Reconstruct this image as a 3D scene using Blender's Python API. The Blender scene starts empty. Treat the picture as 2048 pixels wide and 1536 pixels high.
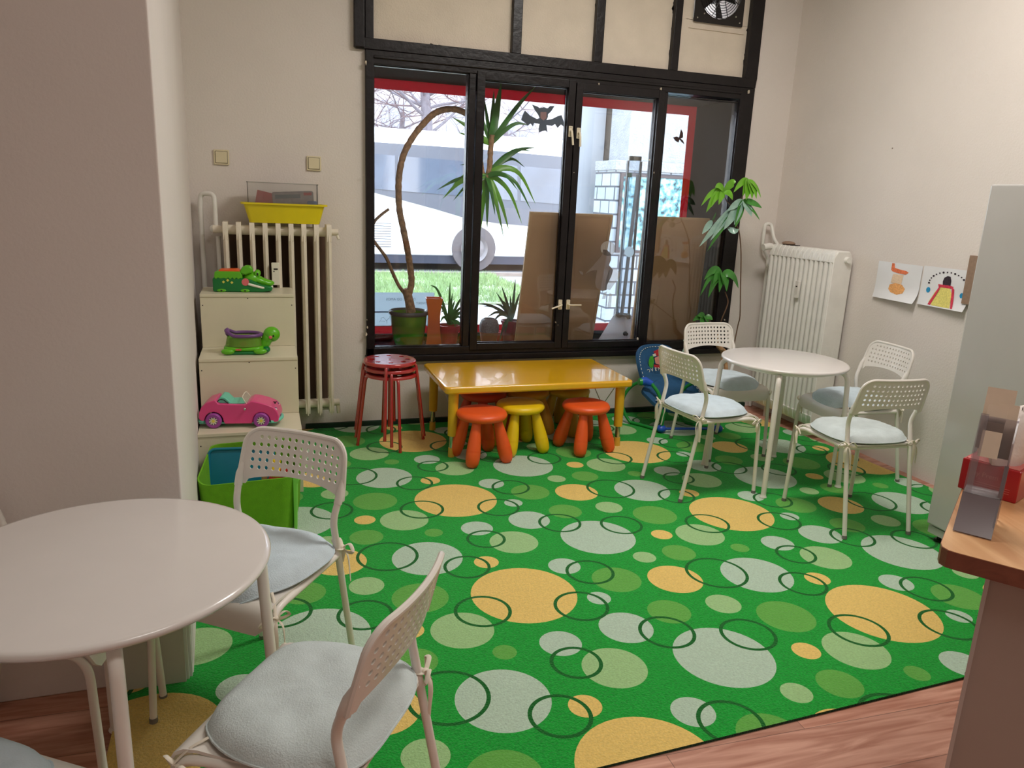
import bpy, bmesh, math, random
from mathutils import Vector, Matrix, noise, geometry
random.seed(7)
SC = bpy.context.scene
COL = SC.collection
PI = math.pi

# ---------------------------------------------------------------- camera
FPX = 1495.19
CAM = Vector((-0.3446, -4.8086, 1.5125))
YAW, PITCH, ROLL = math.radians(18.6546), math.radians(13.9991), math.radians(2.5123)
_f = Vector((math.sin(YAW)*math.cos(PITCH), math.cos(YAW)*math.cos(PITCH), -math.sin(PITCH)))
_r0 = Vector((math.cos(YAW), -math.sin(YAW), 0)); _u0 = _r0.cross(_f)
_r = _r0*math.cos(ROLL) + _u0*math.sin(ROLL)
_u = -_r0*math.sin(ROLL) + _u0*math.cos(ROLL)
cd = bpy.data.cameras.new('camera'); cam = bpy.data.objects.new('camera', cd); COL.objects.link(cam)
cd.sensor_fit = 'HORIZONTAL'; cd.sensor_width = 36.0; cd.lens = FPX*36.0/2048.0
cd.clip_start = 0.05; cd.clip_end = 300
mw = Matrix((_r, _u, -_f)).transposed().to_4x4(); mw.translation = CAM
cam.matrix_world = mw
SC.camera = cam

def at(px, py, Y=None, Z=None, X=None):
    """point of the place seen at a pixel of the photograph, on the plane Y, Z or X"""
    d = _r*((px-1024)/FPX) - _u*((py-768)/FPX) + _f
    if Y is not None: t = (Y-CAM.y)/d.y
    elif Z is not None: t = (Z-CAM.z)/d.z
    else: t = (X-CAM.x)/d.x
    return CAM + d*t

# ---------------------------------------------------------------- world, light, exposure
W = bpy.data.worlds.new('world'); SC.world = W; W.use_nodes = True
bg = W.node_tree.nodes['Background']
tc = W.node_tree.nodes.new('ShaderNodeTexCoord'); sep = W.node_tree.nodes.new('ShaderNodeSeparateXYZ')
rmp = W.node_tree.nodes.new('ShaderNodeValToRGB')
rmp.color_ramp.elements[0].position = 0.0; rmp.color_ramp.elements[0].color = (0.92, 0.95, 1.0, 1)
rmp.color_ramp.elements[1].position = 0.8; rmp.color_ramp.elements[1].color = (0.60, 0.78, 1.0, 1)
W.node_tree.links.new(tc.outputs['Generated'], sep.inputs[0]); W.node_tree.links.new(sep.outputs[2], rmp.inputs[0])
W.node_tree.links.new(rmp.outputs[0], bg.inputs[0])
bg.inputs[1].default_value = 8.1

sd = bpy.data.lights.new('sun', 'SUN'); sd.energy = 2.0; sd.angle = math.radians(4); sd.color = (1, 0.95, 0.86)
so = bpy.data.objects.new('sun', sd); COL.objects.link(so)
so.rotation_euler = Vector((-0.75, 0.55, -1.1)).to_track_quat('-Z', 'Y').to_euler(); so.location = (6, -4, 9)

CEIL = 3.45
def ceiling_area(name, loc, sx, sy, power, color):
    ld = bpy.data.lights.new(name, 'AREA'); ld.shape = 'RECTANGLE'; ld.size = sx; ld.size_y = sy
    ld.energy = power; ld.color = color
    o = bpy.data.objects.new(name, ld); COL.objects.link(o); o.location = loc
    return o
WARM = (1.0, 0.955, 0.90)
ceiling_area('ceiling_lamp_light', (1.7, -2.1, CEIL-0.08), 1.2, 0.5, 61, WARM)
ceiling_area('ceiling_lamp_light', (0.6, -4.6, CEIL-0.08), 1.2, 0.5, 23, WARM)

SC.view_settings.view_transform = 'Standard'
SC.view_settings.look = 'None'
SC.view_settings.exposure = 0.0
SC.view_settings.gamma = 1.0
SC.view_settings.use_curve_mapping = False

# ---------------------------------------------------------------- materials
def lin(c):
    if isinstance(c, str): c = tuple(int(c[i:i+2], 16) for i in (0, 2, 4))
    return tuple(((v/255)/12.92 if v/255 <= 0.04045 else ((v/255+0.055)/1.055)**2.4) for v in c) + (1.0,)

def mat(name, col, rough=0.5, metal=0.0, spec=0.5, var=0.06, scale=8.0, bump=0.0, bscale=60.0, trans=0.0, alpha=1.0, emit=0.0, coat=0.0, sss=0.0):
    m = bpy.data.materials.new(name); m.use_nodes = True
    nt = m.node_tree; b = nt.nodes['Principled BSDF']
    c = lin(col)
    if var > 0:
        co = nt.nodes.new('ShaderNodeTexCoord'); n = nt.nodes.new('ShaderNodeTexNoise')
        n.inputs['Scale'].default_value = scale; n.inputs['Detail'].default_value = 4
        r = nt.nodes.new('ShaderNodeValToRGB')
        r.color_ramp.elements[0].position = 0.3; r.color_ramp.elements[1].position = 0.7
        r.color_ramp.elements[0].color = tuple(v*(1-var) for v in c[:3]) + (1,)
        r.color_ramp.elements[1].color = tuple(min(1, v*(1+var)) for v in c[:3]) + (1,)
        nt.links.new(co.outputs['Object'], n.inputs['Vector']); nt.links.new(n.outputs['Fac'], r.inputs[0])
        nt.links.new(r.outputs[0], b.inputs['Base Color'])
    else:
        b.inputs['Base Color'].default_value = c
    b.inputs['Roughness'].default_value = rough; b.inputs['Metallic'].default_value = metal
    b.inputs['Specular IOR Level'].default_value = spec
    b.inputs['Transmission Weight'].default_value = trans; b.inputs['Alpha'].default_value = alpha
    b.inputs['Coat Weight'].default_value = coat
    if sss: b.inputs['Subsurface Weight'].default_value = sss
    if emit:
        b.inputs['Emission Color'].default_value = c; b.inputs['Emission Strength'].default_value = emit
    if bump > 0:
        co2 = nt.nodes.new('ShaderNodeTexCoord'); n2 = nt.nodes.new('ShaderNodeTexNoise'); bp = nt.nodes.new('ShaderNodeBump')
        n2.inputs['Scale'].default_value = bscale; n2.inputs['Detail'].default_value = 5
        bp.inputs['Strength'].default_value = bump; bp.inputs['Distance'].default_value = 0.02
        nt.links.new(co2.outputs['Object'], n2.inputs['Vector']); nt.links.new(n2.outputs['Fac'], bp.inputs['Height'])
        nt.links.new(bp.outputs[0], b.inputs['Normal'])
    return m

def clear(name, tint=(1, 1, 1), refl=0.08, rough=0.02, amount=0.0, dirt=(0.8, 0.85, 0.9)):
    """thin clear sheet: transparent with a fresnel reflection and a little film"""
    m = bpy.data.materials.new(name); m.use_nodes = True; nt = m.node_tree; nt.nodes.clear()
    out = nt.nodes.new('ShaderNodeOutputMaterial'); tr = nt.nodes.new('ShaderNodeBsdfTransparent'); gl = nt.nodes.new('ShaderNodeBsdfGlossy')
    fr = nt.nodes.new('ShaderNodeFresnel'); fr.inputs[0].default_value = 1.5; mx = nt.nodes.new('ShaderNodeMixShader')
    tr.inputs[0].default_value = tint + (1,); gl.inputs['Roughness'].default_value = rough
    mul = nt.nodes.new('ShaderNodeMath'); mul.operation = 'MULTIPLY'; mul.inputs[1].default_value = refl/0.04
    nt.links.new(fr.outputs[0], mul.inputs[0]); nt.links.new(mul.outputs[0], mx.inputs[0])
    nt.links.new(tr.outputs[0], mx.inputs[1]); nt.links.new(gl.outputs[0], mx.inputs[2])
    last = mx
    if amount > 0:
        df = nt.nodes.new('ShaderNodeBsdfDiffuse'); df.inputs[0].default_value = dirt + (1,)
        m2 = nt.nodes.new('ShaderNodeMixShader'); m2.inputs[0].default_value = amount
        nt.links.new(mx.outputs[0], m2.inputs[1]); nt.links.new(df.outputs[0], m2.inputs[2]); last = m2
    nt.links.new(last.outputs[0], out.inputs[0])
    return m

def wood(name, c1, c2, rough=0.4, plank=None, rot=0.0, grain=(1.2, 14, 14)):
    m = bpy.data.materials.new(name); m.use_nodes = True; nt = m.node_tree; b = nt.nodes['Principled BSDF']
    co = nt.nodes.new('ShaderNodeTexCoord'); mp = nt.nodes.new('ShaderNodeMapping'); mp.inputs['Rotation'].default_value = (0, 0, rot)
    nt.links.new(co.outputs['Object'], mp.inputs[0])
    mp2 = nt.nodes.new('ShaderNodeMapping'); mp2.inputs['Scale'].default_value = grain
    nt.links.new(mp.outputs[0], mp2.inputs[0])
    n = nt.nodes.new('ShaderNodeTexNoise'); n.inputs['Scale'].default_value = 2.2; n.inputs['Detail'].default_value = 8; n.inputs['Distortion'].default_value = 1.2
    nt.links.new(mp2.outputs[0], n.inputs['Vector'])
    r = nt.nodes.new('ShaderNodeValToRGB'); r.color_ramp.elements[0].position = 0.35; r.color_ramp.elements[1].position = 0.68
    r.color_ramp.elements[0].color = lin(c1); r.color_ramp.elements[1].color = lin(c2)
    nt.links.new(n.outputs['Fac'], r.inputs[0]); last = r.outputs[0]
    if plank:
        br = nt.nodes.new('ShaderNodeTexBrick'); br.offset = 0.37
        br.inputs['Scale'].default_value = 1.0; br.inputs['Brick Width'].default_value = plank[0]; br.inputs['Row Height'].default_value = plank[1]
        br.inputs['Mortar Size'].default_value = 0.0012; br.inputs['Bias'].default_value = 0.0
        br.inputs['Color1'].default_value = (0.82, 0.82, 0.82, 1); br.inputs['Color2'].default_value = (1.12, 1.12, 1.12, 1); br.inputs['Mortar'].default_value = (0.4, 0.4, 0.4, 1)
        nt.links.new(mp.outputs[0], br.inputs['Vector'])
        mx = nt.nodes.new('ShaderNodeMix'); mx.data_type = 'RGBA'; mx.blend_type = 'MULTIPLY'; mx.inputs[0].default_value = 1.0
        nt.links.new(last, mx.inputs[6]); nt.links.new(br.outputs['Color'], mx.inputs[7]); last = mx.outputs[2]
    nt.links.new(last, b.inputs['Base Color']); b.inputs['Roughness'].default_value = rough
    return m

def carpet_mat(name, col, var=0.10):
    m = mat(name, col, rough=0.95, spec=0.1, var=var, scale=140, bump=0.55, bscale=170)
    m.node_tree.nodes['Principled BSDF'].inputs['Sheen Weight'].default_value = 0.15
    return m

M = {}
def translucent(name, col, tcol, f=0.5, rough=0.6):
    """thin sheet that lets daylight glow through"""
    m = bpy.data.materials.new(name); m.use_nodes = True; nt = m.node_tree; nt.nodes.clear()
    out = nt.nodes.new('ShaderNodeOutputMaterial'); a = nt.nodes.new('ShaderNodeBsdfDiffuse'); b = nt.nodes.new('ShaderNodeBsdfTranslucent'); mx = nt.nodes.new('ShaderNodeMixShader')
    co = nt.nodes.new('ShaderNodeTexCoord'); n = nt.nodes.new('ShaderNodeTexNoise'); n.inputs['Scale'].default_value = 9
    mm = nt.nodes.new('ShaderNodeMix'); mm.data_type = 'RGBA'; c = lin(tcol); mm.inputs[6].default_value = tuple(v*.93 for v in c[:3])+(1,); mm.inputs[7].default_value = c
    nt.links.new(co.outputs['Object'], n.inputs['Vector']); nt.links.new(n.outputs['Fac'], mm.inputs[0])
    a.inputs[0].default_value = lin(col); nt.links.new(mm.outputs[2], b.inputs[0]); mx.inputs[0].default_value = f
    nt.links.new(a.outputs[0], mx.inputs[1]); nt.links.new(b.outputs[0], mx.inputs[2]); nt.links.new(mx.outputs[0], out.inputs[0])
    return m
M['red_frame'] = translucent('red_window_film', (205, 24, 44), (150, 14, 30), 0.5)
M['poster'] = translucent('pale_blue_poster_paper', (206, 222, 232), (176, 194, 204), 0.7)
M['bat_grey'] = translucent('grey_paper_sticker', (112, 118, 126), (84, 90, 98), 0.5)
M['card_white'] = translucent('white_lamp_shell', (248, 248, 250), (252, 252, 254), 0.8)
M['streak_white'] = translucent('daylight_streak_white', (246, 250, 252), (170, 178, 184), 0.6)  # white colour stands for daylight caustics in a clear acrylic tube
M['wall'] = mat('wall_paint', (226, 217, 210), 0.9, var=0.025, scale=2.5, bump=0.12, bscale=90)
M['wall_col'] = mat('wall_paint_column', (226, 217, 212), 0.85, var=0.02, scale=2, bump=0.06, bscale=90)
M['ceil'] = mat('ceiling_paint', (226, 220, 212), 0.9, var=0.02)
M['skirt'] = mat('skirting_white', (205, 200, 190), 0.5, var=0.03)
M['laminate'] = wood('laminate_floor', (172, 112, 90), (216, 162, 140), 0.38, plank=(1.25, 0.19), rot=0.03)
M['black'] = mat('black_gloss_paint', (24, 20, 22), 0.35, spec=0.35, var=0.25, scale=14, bump=0.12, bscale=30)
M['black_wall'] = mat('black_matt_paint', (22, 21, 23), 0.9, spec=0.06, var=0.1, scale=5)
M['beige'] = mat('beige_panel_paint', (224, 211, 194), 0.7, var=0.05, scale=6, bump=0.2, bscale=120)
M['chip'] = mat('bare_plaster_chip', (212, 198, 178), 0.8, var=0.1, scale=40)
M['glass'] = clear('window_glass', refl=0.05)
M['glass2'] = clear('shop_glass', refl=0.05)
M['brass_white'] = mat('cream_handle', (225, 214, 190), 0.4, var=0.05)
M['white_plastic'] = mat('white_plastic', (232, 226, 218), 0.35, var=0.02, coat=0.1)
M['white_steel'] = mat('white_powder_steel', (236, 230, 222), 0.33, var=0.02)
M['white_top'] = mat('white_tabletop', (226, 220, 216), 0.2, var=0.015, coat=0.25)
M['cushion'] = mat('pale_blue_cotton', (206, 220, 228), 0.9, var=0.06, scale=20, bump=0.3, bscale=260, spec=0.2)
M['cushion_g'] = mat('pale_green_grey_cotton', (204, 214, 214), 0.9, var=0.06, scale=20, bump=0.3, bscale=260, spec=0.2)
M['tie'] = mat('cream_cotton_tape', (232, 222, 205), 0.9, var=0.05, scale=40)
M['rubber'] = mat('grey_rubber', (120, 116, 110), 0.7)
M['rad'] = mat('radiator_enamel', (228, 218, 200), 0.4, var=0.06, scale=10, bump=0.1, bscale=40)
M['rad_w'] = mat('radiator_enamel_white', (232, 229, 222), 0.4, var=0.05, scale=8, bump=0.1, bscale=40)
M['switch'] = mat('aged_switch_plastic', (222, 210, 176), 0.4, var=0.03)
M['switch_edge'] = mat('switch_gap', (90, 80, 62), 0.6)
M['red_steel'] = mat('red_lacquered_steel', (176, 28, 34), 0.2, var=0.05, coat=1.0, spec=0.8)
M['yellow_table'] = mat('yellow_table_plastic', (240, 180, 20), 0.2, var=0.03, coat=0.8, spec=0.8)
M['yellow_leg'] = mat('yellow_leg_plastic', (226, 178, 40), 0.35, var=0.03)
M['chrome'] = mat('chrome', (190, 188, 184), 0.18, metal=1.0, var=0.02)
M['orange_pl'] = mat('orange_plastic', (236, 92, 34), 0.38, var=0.04)
M['orange_red'] = mat('orange_red_plastic', (214, 78, 52), 0.4, var=0.04)
M['yellow_pl'] = mat('yellow_plastic', (236, 200, 20), 0.38, var=0.04)
M['amber_pl'] = mat('amber_plastic', (226, 160, 62), 0.4, var=0.04)
M['amber2_pl'] = mat('ochre_plastic', (216, 170, 60), 0.4, var=0.04)
M['shelf'] = mat('cream_laminate', (222, 214, 188), 0.35, var=0.02)
M['hole'] = mat('dark_hole', (50, 44, 38), 0.8)
M['green_pl'] = mat('bright_green_plastic', (96, 184, 28), 0.3, var=0.05)
M['dgreen_pl'] = mat('dark_green_plastic', (10, 116, 52), 0.3, var=0.05)
M['orange_toy'] = mat('orange_lid', (238, 96, 32), 0.35)
M['pink_dot'] = mat('pink_cheek', (222, 108, 112), 0.5)
M['ivory'] = mat('ivory_plastic', (236, 232, 214), 0.4)
M['dark'] = mat('near_black_plastic', (26, 22, 22), 0.35)
M['yellow_dot'] = mat('pale_yellow_dot', (224, 214, 90), 0.5)
M['purple'] = mat('purple_plastic', (112, 70, 132), 0.35, var=0.05)
M['purple_tyre'] = mat('violet_tyre_plastic', (156, 72, 158), 0.4, var=0.05)
M['turtle_clear'] = clear('tinted_green_clear', tint=(0.55, 0.85, 0.2), refl=0.06, amount=0.35, dirt=(0.35, 0.6, 0.08))
M['red_ball'] = mat('red_ball', (204, 52, 40), 0.4)
M['pink'] = mat('hot_pink_plastic', (228, 72, 136), 0.3, var=0.05, coat=0.2)
M['mint'] = mat('mint_plastic', (110, 204, 176), 0.4)
M['badge_red'] = mat('badge_red', (206, 40, 34), 0.4)
M['green_fabric'] = mat('lime_felt', (110, 176, 24), 0.85, var=0.08, scale=30, bump=0.1, bscale=200)
M['lime_trim'] = mat('lime_trim', (130, 214, 84), 0.8)
M['teal_box'] = mat('teal_plastic', (12, 118, 146), 0.4)
M['toy_yellow'] = mat('toy_yellow', (240, 204, 24), 0.4)
M['toy_red'] = mat('toy_red', (196, 34, 40), 0.4)
M['fridge'] = mat('fridge_enamel', (184, 181, 178), 0.22, var=0.015, coat=0.3)
M['counter'] = wood('beech_worktop', (196, 142, 96), (224, 178, 130), 0.35, grain=(1.0, 9, 9), rot=-0.64)
M['counter_edge'] = wood('brown_edge_band', (112, 62, 48), (136, 80, 62), 0.4, grain=(1.0, 9, 9), rot=-0.64)
M['panel_brown'] = mat('taupe_melamine', (176, 158, 148), 0.45, var=0.02)
M['alu'] = mat('silver_edge_trim', (200, 204, 206), 0.3, metal=0.6, var=0.02)
M['paper'] = mat('drawing_paper', (232, 232, 234), 0.9, var=0.02)
M['cork'] = mat('cork_board', (150, 124, 104), 0.9, var=0.1, scale=50)
M['mdf'] = mat('hardboard_back', (204, 158, 112), 0.7, var=0.05, scale=6)
M['pine'] = mat('pine_strip', (206, 164, 116), 0.6, var=0.08, scale=20)
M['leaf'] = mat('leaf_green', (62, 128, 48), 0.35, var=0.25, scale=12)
M['leaf_lit'] = mat('leaf_lit_fresh_green', (112, 176, 48), 0.32, var=0.2, scale=12)  # brighter leaf green, light put into the colour of the sunlit leaves
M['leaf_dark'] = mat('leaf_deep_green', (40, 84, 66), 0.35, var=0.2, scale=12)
M['trunk'] = mat('yucca_bark', (176, 136, 98), 0.85, var=0.35, scale=40, bump=0.6, bscale=50)
M['stem'] = mat('brown_stem', (104, 78, 58), 0.8, var=0.25, scale=40)
M['soil'] = mat('potting_soil', (52, 38, 34), 0.95, var=0.3, scale=60, bump=0.6, bscale=80)
M['pot_green'] = mat('glazed_green_pot', (92, 150, 20), 0.18, var=0.08, coat=0.5)
M['pot_rim'] = mat('glazed_grey_rim', (96, 96, 92), 0.2, coat=0.5)
M['pot_red'] = mat('red_plastic_pot', (206, 56, 62), 0.4, var=0.06)
M['pot_dark'] = mat('dark_red_pot', (130, 32, 58), 0.4, var=0.06)
M['terra'] = mat('terracotta', (176, 104, 78), 0.7, var=0.15, scale=15)
M['stone'] = mat('grey_glaze_speckle', (122, 124, 122), 0.6, var=0.35, scale=120)
M['vase'] = mat('orange_ceramic', (226, 100, 34), 0.2, var=0.05, coat=0.4)
M['acrylic'] = clear('clear_acrylic', tint=(0.90, 0.95, 1.0), refl=0.05, amount=0.14, dirt=(0.9, 0.95, 1.0))
M['steel_cap'] = mat('brushed_steel_cap', (150, 148, 142), 0.35, metal=0.9, var=0.1)
M['green_cap'] = mat('green_cap', (40, 120, 84), 0.4)
M['ink'] = mat('grey_ink', (112, 128, 140), 0.8)
M['ink_blue'] = mat('blue_line_print', (110, 150, 196), 0.8)
M['bat_face'] = mat('dusty_pink_sticker', (142, 112, 112), 0.6)
M['butterfly'] = mat('dark_brown_sticker', (52, 30, 28), 0.5, var=0.3, scale=60)
M['tub_yellow'] = mat('yellow_tub_plastic', (226, 206, 26), 0.35, var=0.04)
M['clear_box'] = clear('clear_box_plastic', tint=(0.95, 0.95, 0.95), refl=0.06, amount=0.12, dirt=(0.8, 0.78, 0.74))
M['tin'] = mat('grey_tin', (164, 158, 164), 0.4, var=0.15, scale=30)
M['red_card'] = mat('red_card', (206, 70, 70), 0.7)
M['blue_item'] = mat('blue_plastic_lid', (60, 110, 170), 0.4)
M['denim'] = mat('blue_padded_fabric', (34, 84, 126), 0.85, var=0.1, scale=18, bump=0.25, bscale=160)
M['thread'] = mat('white_thread', (226, 226, 214), 0.8)
M['rocker_green'] = mat('green_tube', (34, 146, 62), 0.3, var=0.06, coat=0.2)
M['rocker_blue'] = mat('blue_moulded_joint', (36, 86, 190), 0.35, var=0.05)
M['emb_green'] = mat('green_embroidery', (70, 170, 50), 0.8, var=0.2, scale=90)
M['emb_red'] = mat('red_embroidery', (190, 44, 50), 0.8, var=0.1, scale=90)
M['emb_skin'] = mat('pink_embroidery', (224, 150, 136), 0.8)
M['tissue_red'] = mat('red_printed_carton', (176, 22, 34), 0.3, var=0.08, coat=0.3)
M['tissue_pink'] = mat('pink_film', (214, 110, 104), 0.3, coat=0.3)
M['tissue'] = mat('white_tissue_paper', (226, 214, 208), 0.9, var=0.04, scale=12, bump=0.3, bscale=25)
M['frost'] = clear('smoked_acrylic', tint=(0.86, 0.84, 0.87), refl=0.08, rough=0.1, amount=0.12, dirt=(0.7, 0.66, 0.68))
M['smoke'] = mat('grey_smoked_acrylic', (112, 100, 104), 0.25, var=0.04, coat=0.4)
M['leaflet'] = mat('cream_leaflet', (222, 200, 178), 0.7, var=0.06, scale=12)
M['board_grey'] = mat('grey_white_board', (200, 200, 190), 0.7, var=0.03)
M['white_edge'] = mat('white_card_edge', (236, 236, 234), 0.6)
# street
M['pavement'] = mat('concrete_paving', (151, 149, 146), 0.9, var=0.08, scale=3)
M['asphalt'] = mat('asphalt', (86, 85, 88), 0.9, var=0.1, scale=6)
M['kerb'] = mat('kerb_stone', (137, 124, 116), 0.9, var=0.1, scale=10)
M['turf'] = mat('turf_soil', (150, 156, 128), 0.95, var=0.3, scale=5)
M['grass'] = mat('grass_blades', (132, 156, 104), 0.8, var=0.35, scale=6)
M['bus_white'] = mat('bus_white_paint', (244, 244, 246), 0.3, var=0.01)
M['bus_grey'] = mat('bus_grey_paint', (85, 88, 98), 0.35, var=0.06, scale=1.5)
M['bus_window'] = mat('bus_tinted_glass', (79, 88, 104), 0.08, var=0.25, scale=1.2, spec=0.8)
M['bus_skirt'] = mat('bus_dark_skirt', (49, 53, 68), 0.5, var=0.1)
M['tyre'] = mat('tyre_rubber', (92, 86, 88), 0.8, var=0.1)
M['hub'] = mat('wheel_hub_grey', (130, 124, 125), 0.4, var=0.1)
M['bark'] = mat('grey_bark', (109, 103, 109), 0.9, var=0.2, scale=12)
M['twig'] = mat('twig_brown', (103, 85, 86), 0.9, var=0.1)
M['far_wall'] = mat('far_render', (167, 161, 163), 0.9, var=0.04)
M['far_win'] = mat('far_window', (139, 143, 154), 0.3, var=0.1)
M['pillar_white'] = mat('white_concrete', (157, 161, 166), 0.85, var=0.06, scale=2, bump=0.1, bscale=20)
M['pillar_beige'] = mat('stained_beige_concrete', (119, 110, 101), 0.9, var=0.1, scale=2)
M['stucco'] = mat('rough_grey_stucco', (136, 140, 143), 0.95, var=0.12, scale=14, bump=0.8, bscale=40)
M['notice_frame'] = mat('rusty_dark_frame', (50, 40, 43), 0.6)
M['mauve'] = mat('mauve_panel', (109, 85, 92), 0.7, var=0.05)
def brick_mat():
    m = bpy.data.materials.new('grey_brickwork'); m.use_nodes = True; nt = m.node_tree; b = nt.nodes['Principled BSDF']
    co = nt.nodes.new('ShaderNodeTexCoord'); sp = nt.nodes.new('ShaderNodeSeparateXYZ'); cb = nt.nodes.new('ShaderNodeCombineXYZ')
    ad = nt.nodes.new('ShaderNodeMath'); ad.operation = 'ADD'
    nt.links.new(co.outputs['Object'], sp.inputs[0]); nt.links.new(sp.outputs[0], ad.inputs[0]); nt.links.new(sp.outputs[1], ad.inputs[1])
    nt.links.new(ad.outputs[0], cb.inputs[0]); nt.links.new(sp.outputs[2], cb.inputs[1])
    br = nt.nodes.new('ShaderNodeTexBrick'); br.inputs['Scale'].default_value = 1; br.inputs['Brick Width'].default_value = 0.26; br.inputs['Row Height'].default_value = 0.17
    br.inputs['Mortar Size'].default_value = 0.012; br.inputs['Color1'].default_value = lin((148, 156, 162)); br.inputs['Color2'].default_value = lin((128, 138, 146)); br.inputs['Mortar'].default_value = lin((62, 66, 74))
    nt.links.new(cb.outputs[0], br.inputs['Vector']); nt.links.new(br.outputs[0], b.inputs['Base Color']); b.inputs['Roughness'].default_value = 0.8
    return m
M['brick'] = brick_mat()
def notice_mat():
    m = bpy.data.materials.new('torn_posters'); m.use_nodes = True; nt = m.node_tree; b = nt.nodes['Principled BSDF']
    co = nt.nodes.new('ShaderNodeTexCoord'); n = nt.nodes.new('ShaderNodeTexVoronoi'); n.inputs['Scale'].default_value = 9
    n2 = nt.nodes.new('ShaderNodeTexNoise'); n2.inputs['Scale'].default_value = 14; n2.inputs['Detail'].default_value = 6
    r = nt.nodes.new('ShaderNodeValToRGB'); e = r.color_ramp.elements
    e[0].position = 0.36; e[0].color = lin((40, 52, 62)); e[1].position = 0.62; e[1].color = lin((156, 176, 178))
    k = e.new(0.47); k.color = lin((84, 136, 142)); k = e.new(0.54); k.color = lin((122, 152, 156))
    nt.links.new(co.outputs['Object'], n.inputs['Vector']); nt.links.new(co.outputs['Object'], n2.inputs['Vector'])
    nt.links.new(n2.outputs['Fac'], r.inputs[0]); nt.links.new(r.outputs[0], b.inputs['Base Color']); b.inputs['Roughness'].default_value = 0.8
    return m
M['notice'] = notice_mat()

# ---------------------------------------------------------------- mesh helpers
def cr(pts, n=8, closed=False):
    """smooth curve through points"""
    P = [Vector(p) for p in pts]; out = []
    L = len(P); rng = range(L if closed else L-1)
    for i in rng:
        if closed: a, b, c, d = P[(i-1) % L], P[i], P[(i+1) % L], P[(i+2) % L]
        else: a = P[i-1] if i else P[0]*2-P[1]; b = P[i]; c = P[i+1]; d = P[i+2] if i+2 < L else P[-1]*2-P[-2]
        for k in range(n):
            t = k/n
            out.append(0.5*((2*b)+(c-a)*t+(2*a-5*b+4*c-d)*t*t+(3*b-a-3*c+d)*t**3))
    if not closed: out.append(P[-1])
    return out

def rpath(pts, rad, n=6):
    """polyline with rounded corners"""
    P = [Vector(p) for p in pts]; out = [P[0]]
    for i in range(1, len(P)-1):
        a, b, c = P[i-1], P[i], P[i+1]
        r = min(rad, (a-b).length*0.49, (c-b).length*0.49)
        s = b+(a-b).normalized()*r; e = b+(c-b).normalized()*r
        for k in range(n+1):
            t = k/n; out.append(s*(1-t)**2+b*2*t*(1-t)+e*t*t)
    out.append(P[-1]); return out

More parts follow.
